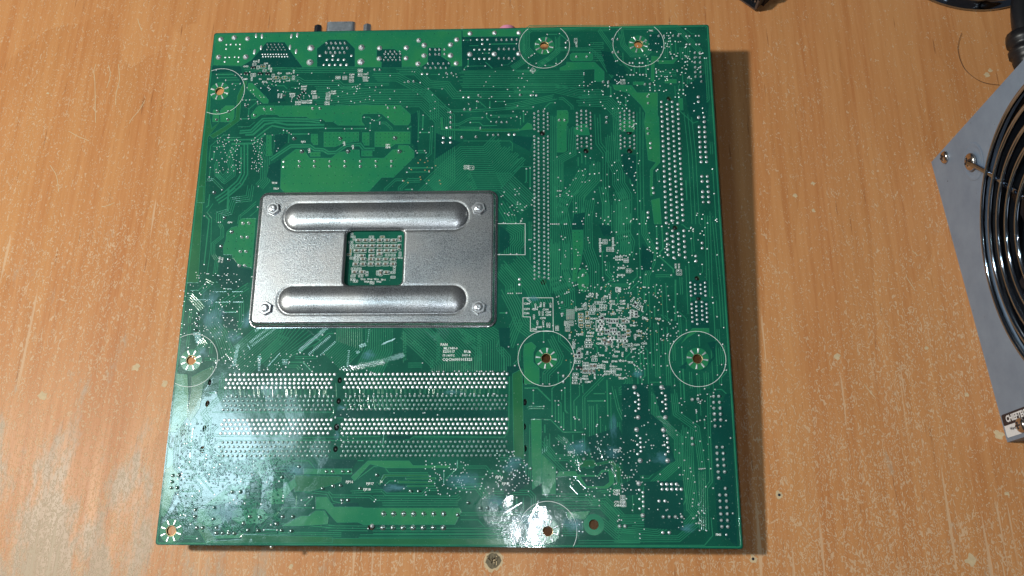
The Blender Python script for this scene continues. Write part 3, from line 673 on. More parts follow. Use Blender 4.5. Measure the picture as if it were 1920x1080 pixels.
glints('R', 120, 520, 120, 600, 6, 60, 10, 20, FLASH); glints('R', 90, 660, 200, 590, 12, 60, 9, 30, FLASH); glints('R', 1000, 230, 1050, 340, 5, 20, 5, -45, FLASH); glints('Q', 1850, 520, 1900, 680, 9, 60, 6, 45, FLASH)
GLN.build('aimed_glint_quads', board, (M_TRACE,), kind='stuff')

# ---- solder joints: (frame, kind, radius in frame px, 'x,y ...')  kinds: f flat, p pin, b big, s square, d dull pin, o dark pin
J = []
def jl(f, kind, r, s, el=1.0):
    v = s.replace(',', ' ').split()
    for i in range(0, len(v), 2):
        c = fp(f, float(v[i]), float(v[i+1])); J.append((c, kind, fsc(f, r), el))
def jrow(f, kind, r, x0, x1, n, y0, y1=None):
    y1 = y0 if y1 is None else y1
    a = fp(f, x0, y0); b = fp(f, x1, y1)
    for i in range(n):
        t = i/(n-1) if n > 1 else 0; J.append(((a[0]+(b[0]-a[0])*t, a[1]+(b[1]-a[1])*t), kind, fsc(f, r), 1.0))
jl('A', 'b', 31, '292,237 428,220 563,230 270,418 545,415'); jl('A', 'f', 14, '650,200 710,205 1007,203 1067,192 700,320 993,315 633,362 1055,358', 2.2)
jl('A', 'f', 12, '350,290 394,288 488,288 347,333 485,331 338,418 380,418 434,415 475,418 332,463 470,462'); jl('A', 's', 12, '447,288')
jrow('A', 'p', 8, 765, 915, 5, 290); jrow('A', 'p', 8, 775, 930, 5, 318); jrow('A', 'p', 8, 760, 945, 6, 343); jrow('A', 'f', 10, 715, 960, 10, 387); jrow('A', 'f', 10, 720, 968, 10, 411)
jrow('A', 'p', 15, 1365, 1550, 5, 277); jrow('A', 'p', 15, 1387, 1572, 5, 327); jrow('A', 'p', 15, 1358, 1545, 5, 373)
jl('A', 'f', 16, '1296,403 1428,403 1615,403 1367,443 1425,443 1482,443 1540,443 1393,495 1450,495 1508,495 1566,495'); jl('A', 's', 15, '1336,495')
jl('A', 'b', 40, '1205,325 1195,470 1718,320 1710,465'); jl('A', 'p', 15, '735,945 805,945 1222,937 1295,937 632,1005'); jl('A', 'o', 17, '545,912 250,1050 365,1050 260,965 372,970')
jl('D', 'd', 27, '1113,560 1580,560 2055,425'); jl('D', 'd', 24, '1035,430 1500,430'); jl('E', 'd', 27, '480,560')
jrow('D', 'p', 14, 1087, 1703, 5, 662); jrow('D', 'p', 15, 1085, 1703, 5, 712); jl('D', 'f', 14, '928,665 926,717'); jl('E', 'p', 14, '84,662 243,662 400,660 84,710 243,710 400,710 365,122 435,120')
jl('E', 'p', 15, '1000,165 1000,218 1000,268 1000,318 1140,135 1198,135 1113,418 1255,415'); jl('E', 'f', 15, '925,422 998,422 1645,390 960,320'); jl('E', 's', 15, '922,470 998,470 1590,390'); jl('E', 'p', 12, '1375,395 1430,395 1482,395 1463,265 1515,265 1568,265')
jl('B', 'b', 31, '280,325 550,322 275,432 548,428 677,247 732,297 1060,240 998,292 730,402 998,400 668,485 1055,480')
for y, xs in ((362, (342,390,433,485)), (387, (330,368,410,452,490)), (420, (342,390,430,485)), (447, (325,368,410,447,487))):
    for x in xs: jl('B', 'p', 11, '%d,%d' % (x, y))
jl('B', 'p', 13, '793,340 845,342 885,342 937,340 790,390 845,390 883,390 937,387 770,483 820,483 873,483 927,483 980,480 742,527 795,527 848,527 900,527 953,527 957,580 1010,580 230,545 282,545 572,665 625,663'); jl('B', 'f', 14, '710,587 762,587')
jl('B', 'b', 29, '1195,178 1443,172 1690,170 1193,388 1440,385 1688,383')
jl('B', 'f', 14, '1268,240 1320,238 1372,238 1320,283 1240,340 1292,340 1344,338 1395,338 1240,433 1290,433 1342,432 1394,432 1183,822 1813,803'); jl('B', 'p', 14, '1463,243 1515,243 1567,243 1620,240 1670,240 1488,335 1540,335 1590,335 1643,335 1488,430 1540,430 1590,430 1643,430 1283,805 1703,800'); jl('B', 's', 14, '1130,822')
jl('C', 's', 12, '485,240 1680,773 1730,910 220,714'); jl('C', 'f', 12, '485,283 1677,730 1680,910 1735,950 173,713'); jl('C', 'p', 12, '580,368 672,367 820,592 867,592 905,210 950,210 907,327 957,325 1320,180 1368,180 1450,178 1497,178 1197,615 1243,613 1220,725 1225,785 1705,590')
jl('C', 'f', 10, '1060,422 1088,422 1150,422 1177,422 1067,530 1095,530 1153,528 1181,528 1570,180 1598,180 1655,178 1683,178 1573,254 1601,254 1659,254 1687,254')
for y in (332, 375, 418, 462, 505, 547): jl('C', 'p', 12, '%d,%d %d,%d' % (1645+(y-332)/30, y, 1690+(y-332)/20, y))
jl('C', 'f', 8, '1248,176')
jl('F', 'f', 13.5, '1572,8 1575,180 1622,218 1580,262 1627,262 1582,303 1628,303 1584,345 1630,345 1587,388 1632,386 1588,430 1634,430 1591,472 1637,472 1594,515 1640,515 1597,556 1642,556 1602,678 1648,678 1605,720 1651,720 1654,764 1609,808 1657,808 1611,851 1659,851 1661,895'); jl('F', 's', 12, '1573,48 1622,178 1614,895')
jl('F', 'p', 12, '398,205 443,205 797,180 797,222 1143,275 1147,318'); jl('F', 'f', 12, '1168,398 1170,437 1190,775 1195,818 1148,982 1150,1025')
jl('K', 'f', 9, '261,177 262,207 529,176 530,207 491,254 493,284'); jl('H', 'f', 14, '400,937 402,990'); jl('H', 'p', 15, '1045,895 1045,1000'); jl('J', 'p', 14, '563,255 565,370 575,998 575,1060')
# memory sockets: rows measured at both ends; 24 + 36 joints each
for k, r_ in (('f', 3.0), ('d', 2.55)):
    rows = {'f': [(432,627.5,652.5,951,702.5,701), (424.5,622,648,946,712,710), (429.5,617.5,651,950,719,717.5), (423.5,621.5,646,946,727,725.4),
                  (421.4,621.4,648,951,788,786), (416,616,642,946,796,794.7), (419,620,646,950,804,803), (414,615,642,946,812.8,811.6)],
            'd': [(426.5,625,649,950,744,741.5), (421,623,645,946,751.7,750), (424.5,623,648,950,760.5,758), (419,619,645,946,768.6,766),
                  (417.7,618,645,950,829.7,827.7), (412,613,641,946,838,836.8), (415.7,617,644,950,846.6,845), (410,612,640,946,855,854)]}[k]
    for xa, xb, xc, xd, yl, yr in rows:
        ym = yl+(yr-yl)*(xb-xa)/(xd-xa); yn = yl+(yr-yl)*(xc-xa)/(xd-xa)
        jrow('P', k, r_, xa, xb, 24, yl, ym); jrow('P', k, r_, xc, xd, 36, yn, yr)
# long graphics slot
for x0, x1, y0, y1 in ((1001.8,1002.2,213,242), (1009.6,1009.8,209,246), (1019.6,1019.8,209,246), (1027.3,1027.6,213,242)):
    jrow('P', 'p', 2.3, x0, x1, 5 if y0 > 210 else 6, y0, y1)
for x0, x1, y0, y1, n in ((1002,1002.6,256,522.8,37), (1009.9,1011,259.5,518.5,36), (1019.8,1021,259.5,520,36), (1027.6,1029,256,522,37)): jrow('P', 'p', 2.3, x0, x1, n, y0, y1)
for dx in (0, 81):
    jrow('P', 'p', 2.3, 1081.8+dx, 1082.4+dx, 5, 212, 241); jrow('P', 'p', 2.3, 1090+dx, 1090.3+dx, 6, 208.2, 244.5); jrow('P', 'p', 2.3, 1099.3+dx, 1099.8+dx, 5, 208.2, 237); jrow('P', 'p', 2.3, 1107.3+dx, 1108+dx, 5, 212, 241)
    jrow('P', 'p', 2.3, 1082.5+dx, 1083+dx, 4, 255, 278); jrow('P', 'p', 2.3, 1090.5+dx, 1090.7+dx, 3, 259.5, 274.5); jrow('P', 'p', 2.3, 1100+dx, 1100.5+dx, 3, 259.5, 274.5); jrow('P', 'p', 2.3, 1108.3+dx, 1108.8+dx, 4, 255, 278)
# the long PCI slot
jrow('P', 'f', 2.9, 1240.4, 1249.5, 25, 191, 418); jrow('P', 'f', 2.9, 1250.7, 1260, 24, 195.5, 413.5); jrow('P', 'f', 2.9, 1260.4, 1271, 25, 191, 418); jrow('P', 'f', 2.9, 1271, 1281, 24, 195.5, 413)
jrow('P', 'f', 2.9, 1250.8, 1252.8, 5, 438, 477.8); jrow('P', 'f', 2.9, 1261.2, 1263.6, 6, 432.7, 483); jrow('P', 'f', 2.9, 1272, 1274, 5, 438, 477.8); jrow('P', 'f', 2.9, 1282.4, 1285, 6, 432.7, 482.5)
# small slot on the right
jrow('P', 'f', 2.3, 1294.8, 1296, 4, 530, 554); jrow('P', 'f', 2.3, 1303.3, 1304, 3, 534, 550); jrow('P', 'f', 2.3, 1313.7, 1314.5, 3, 534, 550); jrow('P', 'f', 2.3, 1322, 1323.3, 4, 530, 554)
jrow('P', 'f', 2.3, 1297, 1298.6, 5, 570.3, 603); jrow('P', 'f', 2.3, 1305.5, 1307.5, 6, 566.2, 607.5); jrow('P', 'f', 2.3, 1316.2, 1317.6, 5, 566.2, 599); jrow('P', 'f', 2.3, 1325, 1326.3, 5, 570.3, 603)
jl('S', 'b', 14, '130,20 297,20 153,205 320,205 143,280 308,282 165,470 333,470 157,610 181,807')
jl('S', 'f', 8, '133,55 155,70 136,110 158,97 158,125 138,165 158,150 300,55 321,72 303,110 323,95 323,125 305,167 325,150 145,317 167,333 168,358 150,372 170,388 170,413 150,430 312,317 333,333 333,358 316,374 337,390 338,415 320,432 160,650 182,665 184,690 162,706 184,723 186,750 163,765')
jl('S', 'f', 9.5, '298,615 328,615 358,615 388,615 300,646 330,646 360,646 390,646 317,718 304,912'); jl('S', 's', 9.5, '418,646 281,718 343,912'); jl('S', 'p', 10, '307,815 344,815 382,815 421,815 485,95 520,93 484,333 486,370 38,873 72,873')
jl('S', 'p', 9.5, '615,75 648,75 616,112 652,112 618,148 656,148 620,184 658,184 623,220 660,220 625,258 635,387 670,387 637,425 675,425 638,463 677,463 641,500 680,500 644,539 683,539 647,577 688,640 653,681 692,681 655,718 695,718 657,758 697,758 660,797 700,797 663,837 701,837 667,876 703,876'); jl('S', 'f', 7, '694,925')
jrow('Q', 'd', 26, 635, 1235, 7, 658); jrow('Q', 'd', 26, 627, 1232, 7, 797); jl('Q', 'd', 20, '1375,668'); jl('Q', 'b', 22, '522,780')
jl('Q', 'o', 18, '65,235 125,235 230,235 290,235 25,405 130,380 205,375 568,270 400,405 905,430 985,432 220,522 278,522 1480,548 1600,600 1675,600')
jl('O', 'o', 19, '187,280 247,277 178,342 172,403 232,403 788,445 872,445 413,628 410,695 605,603 597,718 965,695 1065,700 1297,695 1400,695 900,762 945,830 1050,835 1235,768 1285,835 1385,840 430,808 487,808 628,808 625,862 688,862 748,862 808,865 1293,298 1460,190 1185,1000')
jl('G', 'd', 24, '568,508 447,672 535,820 485,350 370,65'); jl('G', 'p', 19, '695,412 760,412 680,568 742,568 665,730 728,730 652,888 715,888'); jl('L', 'o', 17, '350,480 345,528 335,577 325,632'); jl('N', 'o', 18, '170,1040 225,1035')
jl('R', 'd', 15, '305,275 775,190 800,378 140,310 20,410'); jl('R', 'p', 11, '1085,783 1133,783')

PROF = {'f': ([(1.0, 0.0), (0.97, 0.10), (0.75, 0.26), (0.35, 0.34)], M_TIN),
        'b': ([(1.0, 0.0), (0.96, 0.12), (0.78, 0.34), (0.5, 0.52), (0.33, 0.62), (0.28, 0.80), (0.16, 0.84)], M_TIN),
        'p': ([(1.0, 0.0), (0.95, 0.08), (0.65, 0.40), (0.48, 0.75), (0.45, 1.45), (0.3, 1.55)], M_TIN),
        'd': ([(1.0, 0.0), (0.92, 0.10), (0.66, 0.42), (0.50, 0.62), (0.42, 1.0), (0.3, 1.05)], M_TIN2),
        'o': ([(1.0, 0.0), (0.9, 0.15), (0.7, 0.45), (0.52, 0.7), (0.48, 1.3), (0.3, 1.4)], M_TIN2)}
jmesh = {}
def joint_mesh(kind):
    if kind not in jmesh:
        b = MBld()
        if kind == 's': b.box(-1, -1, 0, 1, 1, 0.22, bev=0.15); b.lathe([(0.5, 0.2), (0.42, 0.4)], 10); mat = M_TIN
        else:
            pr, mat = PROF[kind]; b.lathe(pr, 12)
        me = mesh('solder_joint', b.v, b.f); me.materials.append(mat)
        if kind != 's': me.polygons.foreach_set('use_smooth', [True]*len(me.polygons))
        jmesh[kind] = me
    return jmesh[kind]
J.sort(key=lambda j: -j[2]*j[3])
rest = {'f': MBld(), 'd': MBld(), 'p': MBld()}
for i, (c, k, r_, el) in enumerate(J):
    rdisc(c, r_+0.0005)
    jx = random.uniform(0.93, 1.07)
    if i < 296:
        o = link('solder_joint', joint_mesh(k), board); o.location = (c[0], c[1], 0.00004); o.scale = (r_*jx, r_*el*jx, r_*random.uniform(0.85, 1.15)); o.rotation_euler = (0, 0, random.uniform(-0.1, 0.1) if k == 's' or el > 1 else random.uniform(0, 6))
    else:
        kk = k if k in rest else 'f'
        pr = PROF[kk][0]
        rest[kk].lathe([(a*r_*jx, z*r_+0.00004) for a, z in pr], 9, Matrix.Translation((c[0], c[1], 0)), a0=random.random())
for kk, b in rest.items(): b.build('small_solder_joints', board, (PROF[kk][1],), smooth=True, kind='stuff')

# ---- mounting holes with their star pads and printed rings
RING = MBld()
def ring(c, r, w_=0.000095, a0=0, a1=360):
    n = 72; ps = [(c[0]+r*math.cos(R(a0+(a1-a0)*i/n)), c[1]+r*math.sin(R(a0+(a1-a0)*i/n))) for i in range(n+1)]
    ps = [p for p in ps if abs(p[0]) < 0.1215 and abs(p[1]) < 0.1216]
    run = [];
    for p in ps:
        if run and math.hypot(p[0]-run[-1][0], p[1]-run[-1][1]) > r*0.2:
            if len(run) > 1: ridge(RING, run, w_, 0.00002, 0.00007, top=0.8)
            run = []
        run.append(p)
    if len(run) > 1: ridge(RING, run, w_, 0.00002, 0.00007, top=0.8)
RR = [12.3, 12.3, 12.3, 11.9, 12.3, 12.2, 0, 12.0]
for (f, x, y, r_), rr in zip(MOUNT, RR):
    c = fp(f, x, y)
    b = MBld(); n = 32; vs = []
    for i in range(n):
        a = 2*math.pi*i/n; vs += [(2.15*MM*math.cos(a), 2.15*MM*math.sin(a), 0.00006), (4.9*MM*math.cos(a), 4.9*MM*math.sin(a), 0.00006)]
    b.add(vs, [(2*i, 2*i+1, (2*((i+1) % n))+1, 2*((i+1) % n)) for i in range(n)])
    pad = b.build('mounting_pad', board, (M_POUR,), loc=(c[0], c[1], 0)); ph = random.uniform(0, 0.3)+0.39
    for k in range(8):
        b = MBld(); b.box(-0.25*MM, -1.05*MM, 0.00006, 0.25*MM, 1.05*MM, 0.00032, bev=0.00012)
        b.v = [(p[0]*(1.0+0.7*(p[1]/MM+1)/2), p[1], p[2]) for p in b.v]
        o = b.build('solder_bar', pad, (M_TIN,)); a = ph+k*math.pi/4; o.location = (3.55*MM*math.cos(a), 3.55*MM*math.sin(a), 0); o.rotation_euler = (0, 0, a-math.pi/2)
    rdisc(c, 0.0056)
    if rr: ring(c, rr*MM)
    n = 20; b = MBld(); b.lathe([(2.16*MM, 0.00007), (2.02*MM, 0.00007), (2.0*MM, -0.0004)], 24, cap=False); b.build('hole_lining', board, (M_GOLD,), smooth=True, loc=(c[0], c[1], 0))
for f, x, y, r_ in PLAIN:
    c = fp(f, x, y); rdisc(c, 0.004)
    b = MBld(); b.poly(circ((0, 0), 4.2*MM, 28), 0.00003)
    bmv = b; vs = []; n = 28
    b = MBld()
    for i in range(n):
        a = 2*math.pi*i/n; vs += [(2.05*MM*math.cos(a), 2.05*MM*math.sin(a), 0.00004), (4.3*MM*math.cos(a), 4.3*MM*math.sin(a), 0.00004)]
    b.add(vs, [(2*i, 2*i+1, (2*((i+1) % n))+1, 2*((i+1) % n)) for i in range(n)]); b.build('mounting_pad', board, (M_TRACE,), loc=(c[0], c[1], 0))
for f, x, y, r_, e in PEG: rdisc(fp(f, x, y), r_*e*MM+0.0006)

# ---- the cooler backplate
BP = {}
zt = 0.0026
q = [up(493, 365, zt), up(924, 363, zt), up(921, 603, zt), up(473, 604, zt)]
x0 = (q[0][0]+q[3][0])/2; x1 = (q[1][0]+q[2][0])/2; y1 = (q[0][1]+q[1][1])/2; y0 = (q[2][1]+q[3][1])/2
wq = [up(648, 431, zt), up(757, 430, zt), up(755, 534, zt), up(645, 535, zt)]
wx0 = (wq[0][0]+wq[3][0])/2; wx1 = (wq[1][0]+wq[2][0])/2; wy1 = (wq[0][1]+wq[1][1])/2; wy0 = (wq[2][1]+wq[3][1])/2
def bq(a, b_, c_, d_, z=0.0045):
    p = up(a, b_, z); r_ = up(c_, d_, z); return (p[0], r_[1], r_[0], p[1])
beads = [bq(533, 379, 876, 427), bq(521, 535, 872, 585)]
OUT = 0.0022   # slope and flange outside the top face
def sdr(x, y, X0, Y0, X1, Y1, r_):
    cx, cy = (X0+X1)/2, (Y0+Y1)/2; hx, hy = (X1-X0)/2-r_, (Y1-Y0)/2-r_
    dx = np.abs(x-cx)-hx; dy = np.abs(y-cy)-hy
    return np.hypot(np.maximum(dx, 0), np.maximum(dy, 0))+np.minimum(np.maximum(dx, dy), 0)-r_
st = 0.00035
def sm(t): t = np.clip(t, 0, 1); return t*t*(3-2*t)
nx = int((x1-x0+2*OUT+0.001)/st)+2; ny = int((y1-y0+2*OUT+0.001)/st)+2
GX, GY = np.meshgrid(x0-OUT-0.0005+np.arange(nx)*st, y0-OUT-0.0005+np.arange(ny)*st, indexing='ij')
def so(x, y): return sdr(x, y, x0-OUT, y0-OUT, x1+OUT, y1+OUT, 0.0042)
def si(x, y): return -sdr(x, y, wx0, wy0, wx1, wy1, 0.0024)
def snap(fn, X, Y):
    d_ = fn(X, Y); e = 1e-6
    gx_ = (fn(X+e, Y)-fn(X-e, Y))/(2*e); gy_ = (fn(X, Y+e)-fn(X, Y-e))/(2*e)
    nn = np.hypot(gx_, gy_)+1e-9; k = np.abs(d_) < st*0.62
    return np.where(k, X-gx_/nn*d_, X), np.where(k, Y-gy_/nn*d_, Y)
GX, GY = snap(so, GX, GY); GX, GY = snap(si, GX, GY)
dO = so(GX, GY); dI = si(GX, GY)
depth = -dO
Z = 0.0004+(zt-0.0004)*np.clip((depth-0.0007)/0.0013, 0, 1)
Z = np.maximum(Z, 0.0004)
for bx0, by0, bx1, by1 in beads:
    dd = sdr(GX, GY, bx0, by0, bx1, by1, (by1-by0)/2*0.98)
    Z = Z+0.0018*(1-(1-np.clip(-dd/0.0058, 0, 1))**2)
    Z = Z-0.00018*np.exp(-(dd/0.0007)**2)
Z = Z-0.0005*sm(1-(-dI)/0.0008)*(dI > -0.0009)
idx = -np.ones(GX.shape, int); ok = (dO < st*0.3) & (dI < st*0.3)
vs = []; 
for i, j in zip(*np.nonzero(ok)): idx[i, j] = len(vs); vs.append((float(GX[i, j]), float(GY[i, j]), float(Z[i, j])))
fs = []
for i in range(nx-1):
    for j in range(ny-1):
        a, b_, c_, d_ = idx[i, j], idx[i+1, j], idx[i+1, j+1], idx[i, j+1]
        k = [t for t in (a, b_, c_, d_) if t >= 0]
        if len(k) >= 3: fs.append(tuple(int(t) for t in k))
me = mesh('cooler_backplate', vs, fs)
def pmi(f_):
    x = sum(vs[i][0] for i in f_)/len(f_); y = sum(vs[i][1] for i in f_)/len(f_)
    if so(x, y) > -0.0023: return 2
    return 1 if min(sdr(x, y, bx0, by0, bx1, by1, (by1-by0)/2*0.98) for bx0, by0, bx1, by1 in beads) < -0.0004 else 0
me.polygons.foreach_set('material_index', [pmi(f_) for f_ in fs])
bm = bmesh.new(); bm.from_mesh(me)
be = [e for e in bm.edges if e.is_boundary]
ex = bmesh.ops.extrude_edge_only(bm, edges=be)
for v in ex['geom']:
    if isinstance(v, bmesh.types.BMVert): v.co.z = max(0.00012, v.co.z-0.0011)
bm.to_mesh(me); bm.free()
plate = link('cooler_backplate', me, board, (M_PLATE, M_BEAD_LIT, M_RIM_LIT), smooth=True)
for (u, v_) in ((511, 390), (897, 389), (496, 577), (897, 575)):
    c = up(u, v_, 0.004); b = MBld(); a0 = random.uniform(0, 1)
    b.lathe([(3.25*MM, 0), (3.25*MM, 0.9*MM), (2.9*MM, 1.25*MM), (2.05*MM, 1.25*MM), (1.9*MM, 0.95*MM)], 6, a0=a0, cap=False)
    nut = b.build('nut', plate, (M_NUT,), loc=(c[0], c[1], zt+0.00002))
    b = MBld(); b.lathe([(1.98*MM, 0.0), (1.95*MM, 1.5*MM), (1.6*MM, 1.95*MM), (0.9*MM, 2.15*MM), (0.3*MM, 2.0*MM)], 18); b.build('bolt_end', nut, (M_NUT,), smooth=True)
raster([(x0-OUT, y0-OUT), (x1+OUT, y0-OUT), (x1+OUT, y1+OUT), (x0-OUT, y1+OUT)])

# ---- small parts soldered on this side, with their printed outlines
chips = {}
def chip(kind):
    if kind in chips: return chips[kind]
    b = MBld()
    if kind == 'cap': b.box(-.36, -.42, 0, .36, .42, .75, 0, bev=.06); b.box(-.62, -.44, 0, -.35, .44, .8, 1, bev=.08); b.box(.35, -.44, 0, .62, .44, .8, 1, bev=.08); mats = (M_CHIPB, M_TIN)
    elif kind == 'res': b.box(-.36, -.42, 0, .36, .42, .45, 0, bev=.05); b.box(-.62, -.44, 0, -.35, .44, .48, 1, bev=.08); b.box(.35, -.44, 0, .62, .44, .48, 1, bev=.08); mats = (M_CHIPK, M_TIN)
    elif kind == 'pads': b.box(-.62, -.36, 0, -.2, .36, .1, 0, bev=.04); b.box(.2, -.36, 0, .62, .36, .1, 0, bev=.04); mats = (M_TIN,)
    elif kind == 'gold': b.box(-.62, -.36, 0, -.2, .36, .1, 0, bev=.04); b.box(.2, -.36, 0, .62, .36, .1, 0, bev=.04); mats = (M_GOLD,)
    elif kind == 'sot':
        b.box(-.62, -.3, .08, .62, .3, .8, 0, bev=.1); mats = (M_CHIPK, M_TIN)
        for x, y in ((-.4, -.55), (.4, -.55), (0, .55)): b.box(x-.1, y-.22, 0, x+.1, y+.22, .3, 1)
    me = mesh('chip', b.v, b.f, b.m)
    for m_ in mats: me.materials.append(m_)
    chips[kind] = me; return me
NAMES = {'cap': 'chip_capacitor', 'res': 'chip_resistor', 'pads': 'empty_pad_pair', 'gold': 'gold_pad_pair', 'sot': 'transistor'}
SILK = MBld()
def smd(f, x, y, wpx, hpx, kind, vert=False, rot=0.0, out=True):
    c = fp(f, x, y); W = fsc(f, wpx); H = fsc(f, hpx); a = rot+(math.pi/2 if vert else 0)
    if kind in ('cap', 'res', 'sot') : sx_, sy_ = W*0.66, H*0.66
    else: sx_, sy_ = W*0.60, H*0.50
    sz = min(sx_, sy_)
    o = link(NAMES[kind], chip(kind), board); o.location = (c[0], c[1], 0.00006); o.rotation_euler = (0, 0, a); o.scale = (sx_, sy_, sz)
    if out:
        Mx = Matrix.Translation((c[0], c[1], 0)) @ Matrix.Rotation(a, 4, 'Z')
        p = [tuple((Mx @ Vector((px_, py_, 0)))[:2]) for px_, py_ in rounded(-W*.56, -H*.56, W*.56, H*.56, min(W, H)*.22, 2)]
        ridge(SILK, p, 0.000065, 0.00001, 0.00009, closed=True, top=0.85)
    rdisc(c, max(W, H)*0.62)
for y, xs in ((318, (405,505,605,715,818,918)), (395, (405,505,605,712,815,912)), (465, (378,475,595,710,812,912)), (540, (455,595)), (518, (710,)), (592, (470,587,690,798,905)), (660, (365,470,583,690,797,905)), (776, (350,455)), (782, (808,))):
    for x in xs: smd('I', x, y, 82, 48, 'cap')
smd('I', 725, 785, 82, 50, 'cap', True); smd('I', 1000, 290, 82, 46, 'cap', True); smd('I', 993, 412, 82, 46, 'cap', True)
for x, y in ((590,267),(290,342),(305,388),(305,420),(375,527),(312,571),(375,566),(370,604),(823,527),(905,527),(330,727),(410,727),(435,830),(900,780),(902,848),(360,905),(325,830),(320,880)): smd('I', x, y, 62, 30, 'pads')
smd('I', 748, 267, 62, 30, 'gold')
for x, y in ((308,240),(340,282),(1005,512),(922,722),(525,795),(678,785)): smd('I', x, y, 62, 30, 'pads', True)
smd('I', 290, 470, 62, 30, 'gold', True); smd('I', 268, 520, 56, 34, 'gold')
for x, y in ((618,524),(550,583),(690,586),(768,586)): smd('A', x, y, 60, 36, 'sot', out=False)
for x, y, v_ in ((632,490,0),(668,522,1),(735,553,0),(608,598,1),(632,598,1),(823,605,1)): smd('A', x, y, 36, 26, 'pads', bool(v_))
smd('A', 718, 512, 60, 34, 'gold'); smd('A', 850, 625, 30, 60, 'gold', True); smd('A', 898, 628, 26, 22, 'gold', out=False); smd('A', 938, 625, 30, 50, 'gold', True); smd('A', 985, 628, 26, 22, 'gold', out=False); smd('A', 1028, 625, 46, 24, 'pads', True)
for x, y in ((1547,618),(1547,636),(1614,645),(1614,662),(1703,588),(1703,605),(1753,618),(1753,636),(1244,812),(1244,830),(1380,787),(1380,803),(1376,825),(1376,842)): smd('A', x, y, 42, 17, 'pads')
smd('A', 1135, 868, 44, 20, 'pads'); smd('A', 1135, 880, 44, 16, 'pads'); smd('A', 935, 808, 26, 30, 'res', out=False)
for x, y in ((1130,770),(1090,805),(1080,832)): smd('A', x, y, 46, 26, 'res', rot=0.6, out=False)
smd('C', 573, 222, 44, 24, 'pads', True); smd('C', 193, 485, 40, 22, 'pads', rot=-0.7); smd('C', 997, 603, 40, 20, 'pads'); smd('E', 1208, 728, 50, 40, 'pads')
for x, y, v_ in ((1252,558,1),(1278,558,1),(1305,625,0),(1305,645,0),(1479,740,0),(1479,758,0),(1505,843,0),(1505,862,0),(1387,1045,1)): smd('H', x, y, 44, 20, 'pads', bool(v_))
smd('K', 383, 352, 30, 14, 'pads', True); smd('K', 399, 352, 30, 14, 'pads', True)
for s_, k, w_, h_, v_ in (
    ('795,300', 'pads', 46, 28, 1), ('912,258 945,258', 'pads', 40, 26, 0), ('978,232', 'pads', 44, 30, 1), ('975,290 975,318', 'pads', 60, 28, 0), ('870,300 870,325 912,328', 'pads', 50, 24, 0), ('862,360', 'pads', 54, 28, 0),
    ('750,378 750,408 750,440', 'gold', 44, 26, 0), ('755,484 818,415 825,490', 'gold', 44, 40, 0), ('815,365', 'gold', 40, 26, 1),
    ('640,465 663,465 605,522 628,522 678,670 678,695', 'pads', 44, 20, 1), ('825,660 825,697', 'pads', 60, 28, 0),
    ('1020,437 1045,480 1062,445 1090,445 1118,445', 'res', 42, 22, 1), ('945,448 965,472 950,500 930,535 975,522 945,575 1135,485', 'res', 44, 22, 0),
    ('1180,445', 'cap', 46, 36, 1), ('1220,450 1185,500 1185,530 1270,342 1270,368 1270,393', 'res', 40, 22, 0), ('1310,360 1310,388', 'res', 36, 26, 1),
    ('1005,555 1030,550 1058,535 1080,535 1102,535 1135,570 1137,598 1045,600', 'res', 42, 22, 1), ('1095,570 1070,615 1050,640 1140,645 1200,645', 'res', 44, 22, 0), ('1178,600 1200,600', 'res', 40, 20, 1),
    ('1230,545 1230,580', 'gold', 34, 34, 0), ('985,640 1030,660', 'cap', 46, 40, 1), ('995,672', 'res', 40, 24, 0), ('1185,685', 'pads', 40, 22, 1), ('1252,688', 'pads', 46, 26, 0),
    ('730,768', 'res', 56, 36, 1), ('700,800 735,800', 'res', 40, 26, 1), ('715,855', 'pads', 50, 28, 0), ('889,836', 'pads', 50, 26, 0), ('698,985', 'pads', 46, 26, 0),
    ('785,878 815,878 785,908 815,908', 'pads', 30, 24, 1), ('855,898 880,898 900,898 780,950 808,950 840,950 880,950', 'cap', 42, 24, 1), ('1075,938 1075,962', 'pads', 48, 24, 0), ('1118,125', 'pads', 46, 26, 1)):
    v2 = s_.replace(',', ' ').split()
    for i in range(0, len(v2), 2): smd('J', float(v2[i]), float(v2[i+1]), w_, h_, k, bool(v_))
smd('J', 1300, 277, 50, 32, 'res', rot=0.9); smd('J', 1335, 297, 50, 32, 'pads', rot=0.9); smd('J', 965, 415, 50, 36, 'res', rot=-0.7)
smd('J', 728, 915, 70, 46, 'sot', out=False)
for x, y in ((1105,535),(1125,535),(1115,588),(1133,588)): smd('R', x, y, 38, 18, 'pads', True)
# printed lines and boxes
def line(f, s, w_=0.0001, closed=False): ridge(SILK, pts(f, s), w_, 0.00001, 0.000085, closed=closed, top=0.85)
line('J', '165,208 468,208 472,548 240,545 240,402 165,400', closed=True); line('H', '150,375 457,375 457,690 150,688')
line('J', '905,545 905,440 945,430 985,420 1205,420 1230,450'); line('J', '985,632 1200,632 1220,600')
line('A', '845,660 890,660 890,640'); line('A', '950,658 990,658 990,640')
for k in range(9): line('J', '%d,%d %d,%d' % (608+k*9.5, 322, 606+k*9.5, 428), 0.00005)
RING.add(SILK.v, SILK.f); RING.build('printed_outlines', board, (M_SILK,), kind='stuff')

